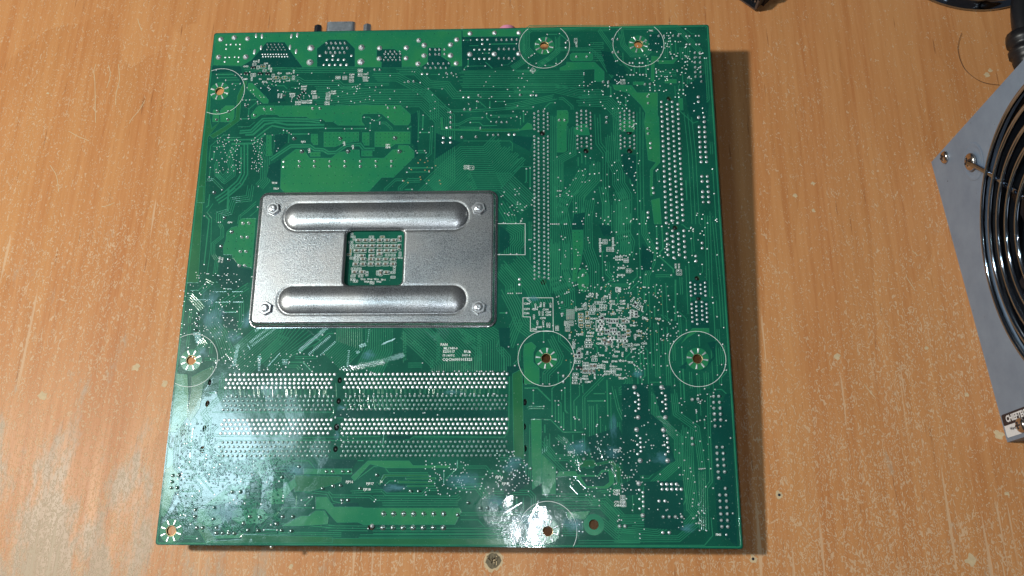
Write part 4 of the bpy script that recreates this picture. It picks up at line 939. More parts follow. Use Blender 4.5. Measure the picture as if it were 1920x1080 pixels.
# ---- printed lettering, each label its own part
TXT = []
def tx(f, x, y, s, h, rot=0): TXT.append((fp(f, x, y), s, fsc(f, h), rot))
for s, x, y, h in (('PAN', 967,193,21), ('ML194V-0', 1018,222,19), ('E253117', 1004,247,19), ('IT-140TC', 1003,278,17), ('1015 4', 1137,276,17), ('CQC06001015325', 1070,309,22)): tx('M', x, y, s, h)
tx('M', 1140, 247, 'RU', 20)
for s in 'R3419:885,420|R3417:830,455|R3422:740,578|R3424:850,562|R3423:840,596|C327:828,633|C315:748,725|C280:890,802|TP44:957,792|TP43:997,858|TP37:1098,802|TP40:1092,853|TP53:1162,848|TP55:1252,862|TP56:1073,905|TP52:1138,932|TP50:1128,993|TP54:1160,1025|R308:1013,955|R311:1018,982|TP38:1115,755|C289:1280,725|C270:1316,685|C262:1390,670|TP60:1135,337|TP59:1077,373|C324:1160,312|TP58:975,378|C280:1228,417|TP45:1397,419|TP49:1533,423|TP48:1275,490|TP47:1342,550|TP51:1340,592|C284:203,268|C294:285,325|C304:393,328|C274:203,322|C286:200,365|C287:420,355|C298:420,382|C278:365,415|C282:328,505|C283:277,527|C277:740,325|R3114:840,195|C313:855,173|FB8:1005,195|C287:1172,242|C298:1172,268|C311:1068,242|C322:1068,268|FB2:935,627|C285:935,672|R152:690,1018|U18:690,1045|R151:690,1072|FB10:800,1030|C288:820,1060|C321:795,1002|R470:940,895|R469:940,915'.split('|'):
    n_, c_ = s.split(':'); a_, b_ = c_.split(','); tx('J', float(a_), float(b_), n_, 20)
for s in 'C285:443,282|C300:290,290|C302:345,278|C303:378,278|C291:330,365|C292:365,365|C276:275,400|C290:310,460|C264:370,460|C281:410,485|C254:432,485|C252:500,515|C253:518,515|C258:590,465|C259:612,465|TP64:1052,300|C297:700,320|C323:1228,290|C286:1045,195|TP68:910,190|TP46:1368,320|C295:1297,600|TP61:1125,695|C261:1065,690|TP39:1007,725|C263:1210,725|TP20:1170,780|FB7:815,765|FB12:637,600|C316:762,790|C317:965,900|C318:988,905|R307:890,1005|C315:750,1040|R57:1142,135'.split('|'):
    n_, c_ = s.split(':'); a_, b_ = c_.split(','); tx('J', float(a_), float(b_), n_, 18, -90)
tx('J', 225, 235, 'C301', 22, -50); tx('J', 1275, 228, 'C319', 22, 50); tx('J', 785, 280, 'C279', 22, 45)
for s, x, y, r_ in (('R3420',1214,560,-90),('R3433',1216,630,-90),('R3430',1345,550,-90),('R3432',1345,625,-90),('R3435',1408,712,0),('R3434',1408,740,0),('R3437',1433,825,0),('R3436',1430,897,0),('J1',418,350,0),('R58',1415,1045,-90)): tx('H', x, y, s, 22, r_)
for s, x, y, r_ in (('C629',545,512,0),('R20',640,462,0),('R21',675,460,-90),('Q30',750,482,0),('Q28',540,640,0),('Q29',605,640,-90),('C6',690,640,0),('R515',735,668,0),('R516',785,640,0),('Q24',885,582,0),('Q25',973,582,0),('R18',1030,565,-90),('R544',780,520,-90),('R545',800,548,-90),('C635',1478,618,0),('C633',1478,634,0),('C634',1617,594,0),('C625',1617,620,0),('C628',1703,545,0),('C626',1703,562,0),('C631',1760,590,0),('C636',1757,657,0),('RN47',1135,716,0),('LU29',1132,740,0),('RN43',1017,790,0),('LU27',1017,813,0),('RN46',1075,873,0),('LU24',1072,895,0),('C644',1190,858,0),('C645',1190,880,0),('C645',1232,765,0),('C646',1232,785,0),('C647',1432,765,0),('C640',1432,785,0),('C641',1368,875,0),('C642',1368,895,0),('R301',875,810,-90),('R302',905,810,-90),('S',845,670,0),('D',893,668,0),('S',930,670,0)): tx('A', x, y, s, 20, r_)
for s, x, y, r_ in (('TP28',835,882,0),('TP29',852,940,0),('PJP3',1128,465,0),('PJP2',1187,555,-80),('PJP5',1540,485,-80),('PJP6',1628,520,-80)): tx('D', x, y, s, 21, r_)
for s, x, y, r_ in (('PJP1',365,497,0),('PJP8',365,522,0),('C737',1158,712,0),('C738',1158,735,0)): tx('E', x, y, s, 21, r_)
for s, x, y, r_ in (('FM2',1250,133,0),('R177',578,262,-90),('R176',178,503,-45),('R182',997,578,0)): tx('C', x, y, s, 17, r_)
for s, x, y, r_ in (('R185',370,315,-90),('R186',390,315,-90)): tx('K', x, y, s, 11, r_)
for s, x, y, r_ in (('PJP16',295,340,0),('PJP17',500,358,0),('PJP18',470,415,0),('J6',615,337,0),('PJP14',1792,295,0),('PJP15',1857,358,0)): tx('Q', x, y, s, 23, r_)
for s, x, y, r_ in (('PJP23',665,133,0),('PJP22',1065,115,0),('C483',1060,470,0),('C713',1060,498,0),('C715',1070,573,0),('C484',1070,601,0)): tx('R', x, y, s, 20, r_)
tx('S', 645, 925, 'FM6', 13); tx('G', 548, 405, 'PJP4', 22); tx('G', 428, 820, 'PJP12', 22, -90); tx('G', 458, 830, 'PJP11', 22, -90)
for s, x, y in (('TP13',467,880),('TP14',565,880),('TP10',660,880),('TP11',763,887),('TP24',520,915),('TP21',600,918),('TP22',697,915),('TP23',597,940),('TP12',1005,570)): tx('I', x, y, s, 26)
fo = []
for c, s, h, r_ in TXT:
    fc = bpy.data.curves.new('t', 'FONT'); fc.body = s; fc.size = 1; fc.resolution_u = 1; fc.align_x = 'CENTER'; fc.align_y = 'CENTER'; fc.offset = 0.018
    o = bpy.data.objects.new('t', fc); C.objects.link(o); fo.append(o)
bpy.context.view_layer.update(); dg = bpy.context.evaluated_depsgraph_get()
for o, (c, s, h, r_) in zip(fo, TXT):
    me = bpy.data.meshes.new_from_object(o.evaluated_get(dg)); me.name = 'printed_label'; me.materials.clear(); me.materials.append(M_SILK)
    k = h/0.72; t = link('printed_label', me, board); t.location = (c[0], c[1], 0.00012); t.scale = (k*0.98, k, 1); t.rotation_euler = (0, 0, R(r_))
    rdisc(c, h*1.1)
for o in fo: bpy.data.objects.remove(o)
b = MBld(); a_ = [fp('M', 1156, 256), fp('M', 1177, 256), fp('M', 1166, 237)]; b.poly(a_, 0.00012); b.build('printed_label', board, (M_SILK,))

# ---- remaining traces are routed between what is there
DIR = [(1,0),(1,1),(0,1),(-1,1),(-1,0),(-1,-1),(0,-1),(1,-1)]
def free(x, y, d_, hw):
    px_, py_ = -DIR[d_][1], DIR[d_][0]; L = math.hypot(px_, py_)
    for t in np.arange(-hw, hw+1.0, 1.0):
        i, j = int(x+px_/L*t), int(y+py_/L*t)
        if not (3 < i < NG-4 and 3 < j < NG-4) or occ[i, j]: return False
    return True
for it in range(9000):
    i, j = random.randrange(6, NG-6), random.randrange(6, NG-6)
    if occ[i, j]: continue
    n_ = random.choice((1, 1, 2, 3, 4, 6)) if it < 5000 else random.choice((1, 1, 2)); pitch = 2.55; hw = (n_-1)/2*pitch+1.6
    vert_bias = (i/NG > 0.62); d_ = random.choice((2, 6) if (vert_bias and random.random() < .75) else (0, 4, 0, 4, 2, 6, 1, 3))
    x, y = float(i), float(j); path = [(x, y)]; tot = 0; run = 0
    while tot < 260:
        dx, dy = DIR[d_]
        if not free(x+dx*2, y+dy*2, d_, hw): 
            if run < 4 or len(path) > 7: break
            nd = None
            for t in random.sample((1, -1), 2):
                if free(x+DIR[(d_+t) % 8][0]*3, y+DIR[(d_+t) % 8][1]*3, (d_+t) % 8, hw+1): nd = (d_+t) % 8; break
            if nd is None: break
            path.append((x, y)); d_ = nd; run = 0; continue
        x += dx; y += dy; run += 1; tot += 1
        if run > hw*2+6 and random.random() < 0.02:
            path.append((x, y)); d_ = (d_+random.choice((1, -1))) % 8; run = 0
    path.append((x, y))
    path = [p for k, p in enumerate(path) if k == 0 or p != path[k-1]]
    if tot < (9 if n_ == 1 else 16) or len(path) < 2: continue
    P_ = [(p[0]*CELL-0.122, p[1]*CELL-0.122) for p in path]
    for k in range(n_):
        o = offset(P_, (k-(n_-1)/2)*pitch*CELL); ridge(TR, o, 0.00017 if n_ > 1 else random.choice((0.00016, 0.00022, 0.0003)), 0.000014)
        for e in (o[0], o[-1]):
            if random.random() < (0.6 if n_ == 1 else 0.3): via(e, random.choice((0.0003, 0.00036)))
    for (xa, ya), (xb, yb) in zip(P_[:-1], P_[1:]):
        L = math.hypot(xb-xa, yb-ya); k = max(1, int(L/(CELL*1.5)))
        for t in range(k+1): rdisc((xa+(xb-xa)*t/k, ya+(yb-ya)*t/k), (hw-0.3)*CELL)
# crowded routing in the lower left corner, in higher relief
for _ in range(200):
    f_ = random.choice(('N', 'N', 'O', 'O', 'O')); x, y = (random.uniform(200, 560), random.uniform(540, 1060)) if f_ == 'N' else (random.uniform(180, 1300), random.uniform(60, 860))
    if f_ == 'N' and random.random() < .5: x, y = random.uniform(550, 1300), random.uniform(890, 1070)
    a = fp(f_, x, y); d_ = random.choice((0, 0, 2, 1, 3)); p = [a]; n_ = random.choice((1, 1, 2, 3))
    for k in range(random.choice((1, 2, 3))):
        L = random.uniform(0.0008, 0.0045); dx, dy = DIR[d_ % 8]; q = math.hypot(dx, dy); p.append((p[-1][0]+dx/q*L, p[-1][1]+dy/q*L)); d_ += random.choice((1, -1))
    if any(abs(q[0]) > .1205 or abs(q[1]) > .1205 for q in p): continue
    for k in range(n_): ridge(TR, offset(p, (k-(n_-1)/2)*0.0007), 0.00014, 0.00004, 0.00006)
    via(p[0], 0.00036, 1, 0.0001)
# via clusters, where the photo shows them thick
def scatter(f, x0, y0, x1, y1, n, r=0.0003, kind=0, dmin=0.0008):
    pl = []
    for _ in range(n*8):
        if len(pl) >= n: break
        c = fp(f, random.uniform(x0, x1), random.uniform(y0, y1))
        if any(math.hypot(c[0]-q_[0], c[1]-q_[1]) < dmin for q_ in pl): continue
        if x0-OUT < -1: pass
        if (X0P < c[0] < X1P and Y0P < c[1] < Y1P): continue
        pl.append(c); via(c, r*random.uniform(.75, 1.15), kind)
X0P, X1P, Y0P, Y1P = x0-OUT, x1+OUT, y0-OUT, y1+OUT
scatter('J', 650, 130, 1420, 1050, 230, 0.00026); scatter('J', 850, 130, 1600, 700, 60, 0.0002, 2); scatter('D', 240, 420, 500, 780, 60); scatter('D', 600, 420, 720, 780, 45)
scatter('C', 1200, 140, 1640, 700, 70); scatter('C', 600, 540, 1060, 840, 35); scatter('F', 380, 480, 1080, 1080, 80); scatter('K', 100, 30, 400, 950, 130)
scatter('H', 200, 10, 440, 380, 26); scatter('H', 800, 500, 1560, 1080, 80); scatter('L', 180, 100, 760, 700, 110, 0.00022); scatter('L', 500, 850, 1600, 1000, 60, 0.00022)
scatter('Q', 1050, 130, 1500, 480, 70); scatter('R', 0, 120, 300, 480, 60); scatter('R', 500, 20, 1250, 520, 150); scatter('S', 380, 60, 620, 900, 70); scatter('S', 60, 0, 360, 900, 50)
scatter('N', 200, 560, 560, 1060, 110, 0.0004, 1); scatter('N', 560, 890, 1300, 1060, 120, 0.0004, 1); scatter('O', 200, 250, 1300, 820, 200, 0.0004, 1); scatter('A', 420, 560, 1800, 900, 90); scatter('B', 200, 560, 1836, 1050, 60)
scatter('M', 90, 730, 260, 980, 26, 0.0002); scatter('K', 440, 0, 620, 300, 20); scatter('J', 600, 60, 1500, 1050, 40, 0.0003, 2, 0.002); scatter('E', 480, 640, 900, 900, 16, 0.0003, 2, 0.001)
scatter('P', 360, 590, 460, 700, 60, 0.0002); scatter('P', 1180, 60, 1310, 180, 50); scatter('P', 880, 880, 1000, 930, 30)
GAP.build('resist_gaps', board, (M_DARK,), kind='stuff'); TR.build('copper_traces', board, (M_TRACE,), kind='stuff')
VIA.build('vias', board, (M_TIN,), kind='stuff'); VIAD.build('covered_vias', board, (M_DARK,), kind='stuff'); VIAG.build('gold_vias', board, (M_GOLD,), kind='stuff')

# ---- dried flux film: thin blotches on the lacquer, a few painting the flash glare's blue halo
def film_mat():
    m, n, l, p = nmat('flux_and_halo_film'); t = n.new('ShaderNodeTexCoord')
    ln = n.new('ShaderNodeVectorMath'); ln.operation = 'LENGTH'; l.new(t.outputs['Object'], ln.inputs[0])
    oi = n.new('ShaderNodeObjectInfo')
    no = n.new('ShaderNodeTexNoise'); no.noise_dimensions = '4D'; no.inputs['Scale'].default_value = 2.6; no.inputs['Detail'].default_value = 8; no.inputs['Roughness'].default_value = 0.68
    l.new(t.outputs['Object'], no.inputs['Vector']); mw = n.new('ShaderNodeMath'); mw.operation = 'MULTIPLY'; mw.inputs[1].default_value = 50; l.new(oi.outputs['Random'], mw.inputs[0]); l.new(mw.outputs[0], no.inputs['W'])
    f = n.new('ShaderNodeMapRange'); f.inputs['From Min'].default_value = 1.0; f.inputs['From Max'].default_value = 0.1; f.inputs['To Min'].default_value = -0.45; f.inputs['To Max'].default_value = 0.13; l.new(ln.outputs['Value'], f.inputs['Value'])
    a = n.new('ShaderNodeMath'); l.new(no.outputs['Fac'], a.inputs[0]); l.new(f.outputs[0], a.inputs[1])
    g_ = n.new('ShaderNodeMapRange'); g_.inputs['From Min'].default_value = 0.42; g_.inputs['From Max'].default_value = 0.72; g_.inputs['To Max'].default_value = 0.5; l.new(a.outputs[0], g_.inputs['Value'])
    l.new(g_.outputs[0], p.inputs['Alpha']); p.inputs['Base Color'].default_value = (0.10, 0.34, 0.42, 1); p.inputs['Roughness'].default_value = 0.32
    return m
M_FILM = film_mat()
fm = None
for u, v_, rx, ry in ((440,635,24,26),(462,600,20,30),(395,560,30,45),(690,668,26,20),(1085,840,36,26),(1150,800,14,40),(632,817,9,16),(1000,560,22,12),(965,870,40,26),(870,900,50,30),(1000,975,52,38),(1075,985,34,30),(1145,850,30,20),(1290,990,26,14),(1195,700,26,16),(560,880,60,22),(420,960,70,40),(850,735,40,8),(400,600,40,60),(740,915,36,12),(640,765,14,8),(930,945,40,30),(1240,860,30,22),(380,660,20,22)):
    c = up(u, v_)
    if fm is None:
        n = 24; fm = mesh('flux_and_halo_film', [(math.cos(2*math.pi*i/n), math.sin(2*math.pi*i/n), 0) for i in range(n)], [tuple(range(n))]); fm.materials.append(M_FILM)
    o = link('flux_and_halo_stain', fm, board); sx_, sy_ = rx*1.45/4.3*MM, ry*1.45/4.3*MM
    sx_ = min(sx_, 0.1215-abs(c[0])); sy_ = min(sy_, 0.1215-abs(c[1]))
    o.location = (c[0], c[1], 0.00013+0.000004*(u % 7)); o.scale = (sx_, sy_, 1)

# ---- what hangs under the board: ports at the far edge and the sockets it rests on
def under(name, x0_, y0_, x1_, y1_, h, mat):
    b = MBld(); b.box(x0_, y0_, -TH-h, x1_, y1_, -TH-0.00005); return b.build(name, board, (mat,))
def gap_at(y): return (MB @ Vector((0, y, -TH))).z/math.cos(TILT)
pa = up(610, 56, -0.004); pb = up(672, 56, -0.004)
# VGA port: D-shaped steel shell with two hex posts
ytop = 0.122; xv0, xv1 = up(613, 44, -0.0055)[0], up(667, 44, -0.0055)[0]; prot = up(640, 41.5, -0.0045)[1]-ytop
b = MBld()
body = [(xv0-0.008, -0.002), (xv1+0.008, -0.002), (xv1+0.008, -0.0125), (xv0-0.008, -0.0125)]
b.box(xv0-0.008, 0.106, -0.0125, xv1+0.008, 0.1212, -TH-0.0001); vga = b.build('video_port', board, (M_PLASTIC,))
def dshell(k, ya, yb, inset, m):
    z_t, z_b = -0.0040-inset, -0.0118+inset; cx = (xv0+xv1)/2; hw = (xv1-xv0)/2-inset
    prof = []
    for (cx_, cz_, a0) in ((cx+hw-0.0016, z_t-0.0016, 0), (cx-hw+0.0016, z_t-0.0016, 90), (cx-hw+0.0028, z_b+0.0016, 180), (cx+hw-0.0028, z_b+0.0016, 270)):
        for i in range(5): a = R(a0+22.5*i); prof.append((cx_+0.0016*math.cos(a), cz_+0.0016*math.sin(a)))
    n = len(prof); vs = [(x, ya, z) for x, z in prof]+[(x, yb, z) for x, z in prof]
    fs = [(i, (i+1) % n, (i+1) % n+n, i+n) for i in range(n)]; fs.append(tuple(range(n, 2*n))[::-1]); b.add(vs, fs, m)
b = MBld(); dshell(0, 0.118, ytop+prot, 0, 0); dshell(0, ytop+prot-0.001, ytop+prot+0.00005, 0.0006, 1); b.build('port_shell', vga, (M_STEEL, M_PLASTIC))
for (u0, u1) in ((588, 603), (680, 696)):
    cx = (up(u0, 47, -0.006)[0]+up(u1, 47, -0.006)[0])/2; rr = (up(u1, 47, -0.006)[0]-up(u0, 47, -0.006)[0])/2
    b = MBld(); Mx = Matrix.Translation((cx, 0.1185, -0.0078)) @ Matrix.Rotation(-math.pi/2, 4, 'X')
    L = ytop+prot-0.1185
    b.lathe([(rr, 0), (rr, L-0.0004), (rr*0.9, L), (rr*0.5, L), (rr*0.45, L-0.002)], 6, Mx, a0=R(30)); b.build('hex_post', vga, (M_STEEL if u0 > 600 else M_DKSTEEL,))
cj = up(951, 49, -0.003); b = MBld(); Mx = Matrix.Translation((cj[0], 0.112, -0.0075)) @ Matrix.Rotation(-math.pi/2, 4, 'X')
jl_ = up(951, 45.5, -0.0036)[1]-0.112
b.lathe([(0.0042, 0), (0.0042, jl_-0.0005), (0.0036, jl_), (0.0018, jl_), (0.0017, jl_-0.004)], 20, Mx); b.build('pink_audio_jack', board, (M_PINK,), smooth=True)
under('port_block', up(880,80)[0], 0.104, up(965,80)[0], 0.1208, 0.010, M_PLASTIC)
under('port_block', up(790,80)[0], 0.100, up(865,80)[0], 0.1208, gap_at(0.11)-0.0008, M_STEEL)
under('port_block', up(705,80)[0], 0.100, up(775,80)[0], 0.1208, 0.016, M_STEEL)
under('port_block', up(410,80)[0], 0.100, up(470,80)[0], 0.1208, gap_at(0.11)-0.0008, M_STEEL)
for ya in (706, 756, 800, 842):
    c = up(400, ya); e = up(975, ya); under('memory_socket', c[0]-0.003, c[1]-0.0033, e[0]+0.002, c[1]+0.0033, 0.0118, M_PLASTIC)
for xa, y_a, y_b in ((1015,205,530), (1095,205,290), (1176,205,290), (1262,188,485), (1311,525,610)):
    c = up(xa, (y_a+y_b)/2); under('expansion_slot', c[0]-0.0037, up(xa, y_b)[1], c[0]+0.0037, up(xa, y_a)[1], 0.0112, M_PLASTIC)
c = up(770, 975); under('power_socket', c[0]-0.014, c[1]-0.0045, c[0]+0.016, c[1]+0.0045, gap_at(c[1]-0.0045)-0.0006, M_PLASTIC)
c = up(1355, 890); under('pin_header', c[0]-0.002, c[1]-0.006, c[0]+0.002, c[1]+0.006, gap_at(c[1]-0.006)-0.0006, M_PLASTIC)

# ------------------------------------------------------------------ power supply standing on its side at the right
B1 = upw(1747, 303, 0.0006); B2 = upw(1890, 829, 0.0006)
dirx = (B1-B2).normalized(); Lp = (B1-B2).length      # along the foot of the fan face
HZ = 0.150
nrm = Vector((0, 0, 1)).cross(dirx)                      # out of the fan face, towards the board
if nrm.x > 0: nrm = -nrm
# frame of the fan face: X = up the wall, Y = along the foot (away from the viewer), Z = outwards
Mp = Matrix(((0, dirx.x, nrm.x, B2.x), (0, dirx.y, nrm.y, B2.y), (1, dirx.z, nrm.z, 0.0), (0, 0, 0, 1)))
PSU = thing('power_supply', 'grey steel computer power supply with chrome fan grille, cut off at the right', 'power supply', Mp)
PI_ = Mp.inverted()
def uf(u, v):   # point on the fan face measured at photo pixel
    ray = MB.to_3x3() @ (CAMR @ Vector(((u-960)/FPX, (540-v)/FPX, -1)))
    t = (Vector(B2)-camw).dot(nrm)/ray.dot(nrm); return PI_ @ (camw+ray*t)
print('psu face', Lp, 'screw', uf(1825,303), 'corner screw', uf(1773,295), 'open edge', uf(1856,330), uf(1850,440), uf(1868,560), uf(1920,650), 'upper', uf(1920,150), 'stick', uf(1880,780), uf(1890,828), uf(1920,765), uf(1920,822), 'scr', uf(1917,797))
PC = (0.0775, Lp*0.5); PR = 0.0605
ps = [uf(1850, 350), uf(1849, 440), uf(1866, 560), uf(1916, 655), uf(1880, 235), uf(1916, 170)]
A_ = np.array([[p.x, p.y, 1] for p in ps]); b_ = np.array([-(p.x**2+p.y**2) for p in ps]); s_ = np.linalg.lstsq(A_, b_, rcond=None)[0]
print('circle fit', -s_[0]/2, -s_[1]/2, math.sqrt(s_[0]**2/4+s_[1]**2/4-s_[2]))
PC = (-s_[0]/2, -s_[1]/2); PR = math.sqrt(s_[0]**2/4+s_[1]**2/4-s_[2])
FE = MBld(); n = 96
# face sheet with the round opening
outer = []; inner = []
for i in range(n):
    a = 2*math.pi*i/n; ca, sa = math.cos(a), math.sin(a)
    inner.append((PC[0]+PR*ca, PC[1]+PR*sa))
    tx_ = ((HZ if ca > 0 else 0)-PC[0])/ca if abs(ca) > 1e-9 else 1e9; ty_ = ((Lp if sa > 0 else 0)-PC[1])/sa if abs(sa) > 1e-9 else 1e9
    t_ = min(tx_, ty_); outer.append((PC[0]+ca*t_, PC[1]+sa*t_))
for cxy in ((0, 0), (HZ, 0), (HZ, Lp), (0, Lp)):
    k = min(range(n), key=lambda i: (outer[i][0]-cxy[0])**2+(outer[i][1]-cxy[1])**2); outer[k] = cxy
vs = [(x, y, 0) for x, y in outer]+[(x, y, 0) for x, y in inner]+[(x+(PC[0]-x)*0.008, y+(PC[1]-y)*0.008, -0.0006) for x, y in inner]+[(x+(PC[0]-x)*0.008, y+(PC[1]-y)*0.008, -0.0016) for x, y in inner]
fs = [(i, (i+1) % n, (i+1) % n+n, i+n) for i in range(n)]+[(i+n, (i+1) % n+n, (i+1) % n+2*n, i+2*n) for i in range(n)]+[(i+2*n, (i+1) % n+2*n, (i+1) % n+3*n, i+3*n) for i in range(n)]
FE.add(vs, fs)
D_ = 0.086
for a, b2 in (((0, 0), (HZ, 0)), ((HZ, 0), (HZ, Lp)), ((HZ, Lp), (0, Lp)), ((0, Lp), (0, 0))):
    FE.add([(a[0], a[1], 0), (b2[0], b2[1], 0), (b2[0], b2[1], -D_), (a[0], a[1], -D_)], [(0, 1, 2, 3)])
FE.add([(0, 0, -D_), (HZ, 0, -D_), (HZ, Lp, -D_), (0, Lp, -D_)], [(0, 1, 2, 3)])
FE.build('case', PSU, (M_PSU,))
# fan inside
b = MBld(); Mx = Matrix.Translation((PC[0], PC[1], 0))
b.lathe([(PR+0.002, -0.002), (PR-0.001, -0.004), (PR-0.002, -0.026)], 64, Mx, cap=True); b.build('fan_frame', PSU, (M_FAN,), smooth=False)
b = MBld(); b.lathe([(0.021, -0.022), (0.021, -0.006), (0.019, -0.0045)], 40, Mx); fan = b.build('fan_hub', PSU, (M_FAN,))
for k in range(9):
    b = MBld(); vs = []
    for i in range(7):
        rr = 0.020+i*0.0061
        for s2 in (0, 1): a = 2*math.pi*k/9+i*0.06+s2*0.52; vs.append((PC[0]+rr*math.cos(a), PC[1]+rr*math.sin(a), -0.006-0.013*s2))
    b.add(vs, [(2*i, 2*i+2, 2*i+3, 2*i+1) for i in range(6)]); b.build('fan_blade', PSU, (M_FAN,), smooth=True)
# chrome wire guard
b = MBld(); G0 = PR-0.0012
guard = None
for k in range(8):
    rr = G0-k*0.0072; z_ = 0.0016+0.0006*min(k, 3)
    b = MBld(); b.tube([(PC[0]+rr*math.cos(2*math.pi*i/96), PC[1]+rr*math.sin(2*math.pi*i/96), z_) for i in range(96)], 0.00105, 10, closed=True)
    b.build('guard_ring', PSU, (M_CHROME,), smooth=True)
SCR = uf(1825, 303)
ang = math.atan2(SCR.y-PC[1], SCR.x-PC[0])
for k in range(4):
    a = ang+k*math.pi/2; dR = math.hypot(SCR.x-PC[0], SCR.y-PC[1])
    pth = [(PC[0]+rr*math.cos(a), PC[1]+rr*math.sin(a), z_) for rr, z_ in ((0.012, 0.0004), (0.03, 0.0002), (G0-0.001, 0.0000), (dR-0.006, 0.0006), (dR-0.001, 0.0018))]
    b = MBld(); b.tube([(x, y, z_+0.0008) for x, y, z_ in pth], 0.0012, 8); b.build('guard_spoke', PSU, (M_CHROME,), smooth=True)
def screw(parent, x, y, z_, r_, cross=True, name='screw'):
    b = MBld(); b.lathe([(r_, 0), (r_, 0.0006), (r_*0.86, 0.0013), (r_*0.45, 0.0018), (r_*0.1, 0.0019)], 22); o = b.build(name, parent, (M_SCREW,), smooth=True, loc=(x, y, z_))
    b = MBld(); b.box(-r_*0.5, -r_*0.11, 0.00165, r_*0.5, r_*0.11, 0.00205); b.box(-r_*0.11, -r_*0.5, 0.00165, r_*0.11, r_*0.5, 0.00206)
    b.build('cross_slot', o, (M_CHIPK,)); return o
for k in range(4):
    a = ang+k*math.pi/2; dR = math.hypot(SCR.x-PC[0], SCR.y-PC[1]); x_, y_ = PC[0]+dR*math.cos(a), PC[1]+dR*math.sin(a)
    if 0.004 < x_ < HZ-0.004 and 0.004 < y_ < Lp-0.004:
        b = MBld(); b.lathe([(0.0085, 0.00005), (0.0075, 0.0003), (0.0062, -0.0002), (0.001, -0.0002)], 28); o = b.build('screw_dimple', PSU, (M_PSU,), smooth=True, loc=(x_, y_, 0.0001))
        screw(PSU, x_, y_, 0.0010, 0.0040)
cs = uf(1773, 295); screw(PSU, cs.x, cs.y, 0.0, 0.0030)
# brand and warranty sticker at the near corner, running up the wall
s0 = uf(1878, 779); sB = uf(1882, 800); sC = uf(1887, 822)
SY1, SYm, SY0 = s0.y, sB.y, max(sC.y, 0.0015)
print('sticker', SY1, SYm, SY0, s0.x)
st_ = MBld(); st_.poly(rounded(0.0012, SY0, 0.052, SY1, 0.001, 3), 0.0001); stk = st_.build('sticker', PSU, (M_STICK2,))
b = MBld(); b.poly(rounded(0.0011, SYm, 0.0522, SY1+0.0001, 0.0008, 3), 0.00014); b.build('sticker_band', stk, (M_STICK1,))
def lettering(s, x, y, h, mat, parent, z_, off=0.02):
    fc = bpy.data.curves.new('t', 'FONT'); fc.body = s; fc.size = 1; fc.resolution_u = 2; fc.align_x = 'LEFT'; fc.align_y = 'CENTER'; fc.offset = off
    o = bpy.data.objects.new('t', fc); C.objects.link(o); bpy.context.view_layer.update()
    me = bpy.data.meshes.new_from_object(o.evaluated_get(bpy.context.evaluated_depsgraph_get())); me.name = 'lettering'; me.materials.clear(); me.materials.append(mat); bpy.data.objects.remove(o)
    t = link('lettering', me, parent); t.location = (x, y, z_); k = h/0.72; t.scale = (k, k, 1); return t
hB = SY1-SYm
lettering('CHIEFTEC', 0.0042, (SY1+SYm)/2, hB*0.55, M_STICK2, stk, 0.0002, 0.05)
lettering('Warranty void if removed', 0.0055, SYm-(SYm-SY0)*0.38, (SYm-SY0)*0.26, M_STICK1, stk, 0.0002)
sc_ = uf(1917, 797); screw(PSU, sc_.x, sc_.y, 0.0002, 0.0032)

# ------------------------------------------------------------------ things at the far edge of the desk
c = upw(1811, -122, 0.0)
rad = (upw(1811, 21, 0.0)-c).length
dish = thing('chrome_dish', 'round shiny chrome dish cut off by the top right of the picture', 'dish', Matrix.Translation((c.x, c.y, 0)))
b = MBld(); r_ = rad
b.lathe([(r_*0.90, 0.0), (r_, 0.0006), (r_*1.0, 0.0022), (r_*0.965, 0.0030), (r_*0.945, 0.0075), (r_*0.93, 0.0105)], 72, cap=False); b.build('rim', dish, (M_CHROME,), smooth=True)
b = MBld(); b.lathe([(r_*0.93, 0.0105), (r_*0.90, 0.0118), (r_*0.86, 0.0095), (r_*0.80, 0.006), (r_*0.4, 0.0045), (r_*0.02, 0.0045)], 72); b.build('bowl', dish, (M_DKSTEEL,), smooth=True)
# black plug with a bright metal mouth
a1 = upw(1410, -12, 0.006); a2 = upw(1476, -78, 0.006)
ax = (a2-a1); ax.z = 0; ax.normalize()
Mx = Matrix(((ax.y, 0, ax.x, a1.x), (-ax.x, 0, ax.y, a1.y), (0, 1, 0, 0.0062), (0, 0, 0, 1)))
plug = thing('cable_plug', 'small black cable plug with a metal mouth at the top edge of the picture', 'plug', Mx)
b = MBld(); b.box(-0.0075, -0.006, 0.002, 0.0075, 0.006, 0.045, bev=0.001); b.build('plug_body', plug, (M_BLACK,))
b = MBld()
for s2 in (-1, 1): b.box(-0.0062, s2*0.0042-0.0006, -0.004, 0.0062, s2*0.0042+0.0006, 0.0019); b.box(s2*0.0062-0.0006, -0.0034, -0.004, s2*0.0062+0.0006, 0.0034, 0.0019)
b.build('plug_shell', plug, (M_DKSTEEL,))
b = MBld()
for k in range(5): b.box(-0.0045+k*0.0021, -0.0008, -0.003, -0.0038+k*0.0021, 0.0008, 0.0019)
b.build('plug_contacts', plug, (M_CHROME,))
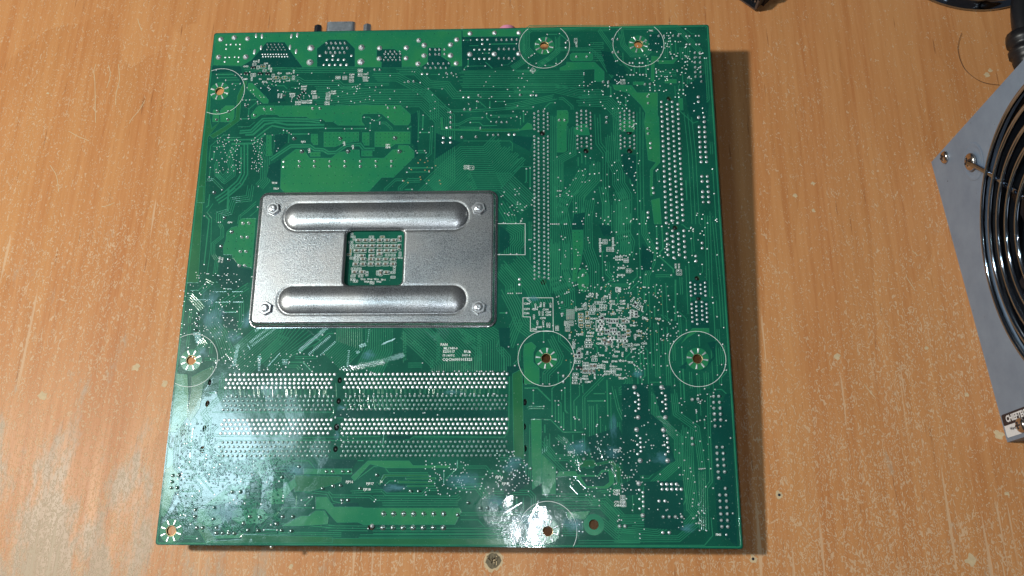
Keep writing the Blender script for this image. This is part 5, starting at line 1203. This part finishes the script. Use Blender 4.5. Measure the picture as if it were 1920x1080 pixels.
# thick black cord coming down beside the power supply
p_ = [upw(1945, -120, 0.010), upw(1921, -30, 0.010), upw(1914, 10, 0.010), upw(1916, 50, 0.010), upw(1924, 80, 0.010)]
cord = thing('black_cord', 'thick black cord with a ribbed collar entering at the upper right edge', 'cable', Matrix.Translation((p_[2].x, p_[2].y, 0)))
off_ = Vector((p_[2].x, p_[2].y, 0))
def cat(ps_, n=8):
    out = []; Q_ = [ps_[0]]+list(ps_)+[ps_[-1]]
    for i in range(1, len(Q_)-2):
        for k in range(n):
            t = k/n; a, b2, c2, d2 = Q_[i-1], Q_[i], Q_[i+1], Q_[i+2]
            out.append(0.5*((2*b2)+(c2-a)*t+(2*a-5*b2+4*c2-d2)*t*t+(3*b2-a-3*c2+d2)*t**3))
    out.append(Q_[-2]); return out
b = MBld(); b.tube([q_-off_ for q_ in cat(p_)], 0.0046, 14); b.build('sheath', cord, (M_BLACK,), smooth=True)
b = MBld(); q0 = upw(1915, 62, 0.010)-off_; q1 = upw(1930, 128, 0.010)-off_
b.tube([q0+(q1-q0)*t for t in (0, .04, .2, .3, .34, .46, .5, .62, .66, .8, 1.0)], lambda t: (0.0048, 0.0072, 0.0078, 0.0078, 0.0064, 0.0064, 0.0078, 0.0078, 0.0064, 0.0068, 0.0062)[min(10, int(round(t*10)))], 16); b.build('ribbed_collar', cord, (M_BLACK,), smooth=True)
# a stray hair
hp = [upw(u, v_, 0.0007) for u, v_ in ((1803,62),(1800,70),(1796,88),(1799,108),(1808,128),(1822,142),(1838,152),(1855,157),(1874,159))]
b = MBld(); b.tube([q_ for q_ in cat(hp, 5)], 0.00009, 6)
h_ = b.build('stray_hair', None, (M_CHIPK,), smooth=True); tag(h_, 'thin dark curled hair lying on the wood left of the power supply', 'hair')

# ---- damage in the desk: plugged knot, screw holes, pale chips
def blob(name, u, v_, rpx, mat, z_, jag=0.25, n=18, parent=None, ry=1.0):
    c = upw(u, v_, 0); r2 = rpx/4.4*MM; b = MBld(); ph = random.random()*6
    b.poly([(r2*(1+jag*random.uniform(-1, 1))*math.cos(2*math.pi*i/n), ry*r2*(1+jag*random.uniform(-1, 1))*math.sin(2*math.pi*i/n)) for i in range(n)], 0)
    return b.build(name, parent or desk, (mat,), loc=(c.x, c.y, z_))
M_CHIPP = simple('exposed_chipboard', (0.56, 0.42, 0.25), 0.8, nscale=500, var=0.25)
M_CHIPD = simple('dark_chipboard', (0.16, 0.13, 0.08), 0.85, nscale=700, var=0.6, bump=1, bscale=700, bdist=0.0006)
blob('chipped_edge', 925, 1051, 19, M_CHIPP, 0.00005, 0.2, 26); k_ = blob('knot_hole', 925, 1051, 14, M_CHIPD, 0.0001, 0.12, 22)
c = upw(925, 1051, 0)
for k in range(16):
    a = random.uniform(0, 6.28); r2 = random.uniform(0, 2.6)*MM; b = MBld(); b.box(-0.0009, -0.00018, 0, 0.0009, 0.00018, 0.0003); o = b.build('wood_splinter', desk, (M_CHIPP if k % 2 else M_CHIPD,), loc=(c.x+r2*math.cos(a), c.y+r2*math.sin(a), 0.00012)); o.rotation_euler = (0, 0, random.uniform(0, 3))
for u, v_ in ((1412, 1048), (1461, 928)):
    blob('chipped_edge', u, v_, 7, M_CHIPP, 0.00005, 0.4, 14); blob('screw_hole', u, v_, 2.6, M_CHIPK, 0.0001, 0.1, 10)
for u, v_, r2 in ((1525,344,4),(1491,367,4),(1525,395,4),(1570,668,6),(1737,653,4),(1888,540+385,5),(1820,1050,9),(1812,740,4),(255,690,8),(310,720,6),(80,742,9),(90,350*0+175,3),(1873,815,8),(545,1062,4),(1856,80+52,5),(1850,140,6)):
    blob('pale_chip', u, v_, r2, M_CHIPP, 0.00004, 0.5, 12)
for P1 in (((180,120),(176,135),(178,155),(179,230)), ((222,120),(224,150),(218,175),(217,197)), ((258,35),(262,48),(266,58)), ((272,188),(262,205),(248,222),(242,232)), ((129,246),(145,255),(167,264)), ((94,310),(106,330),(110,360)), ((203,122),(207,140),(200,165)), ((190,388),(200,386),(215,380)), ((500*0+1710,220*0+470),(1722,480)), ((1620,720),(1640,745)), ((1700,520),(1716,545))):
    q_ = [upw(u, v_, 0) for u, v_ in P1]; b = MBld(); ridge(b, [(p.x, p.y) for p in cat(q_, 4)], 0.00016, 0.00002, 0.00002); b.build('scratch', desk, (M_CHIPP,))
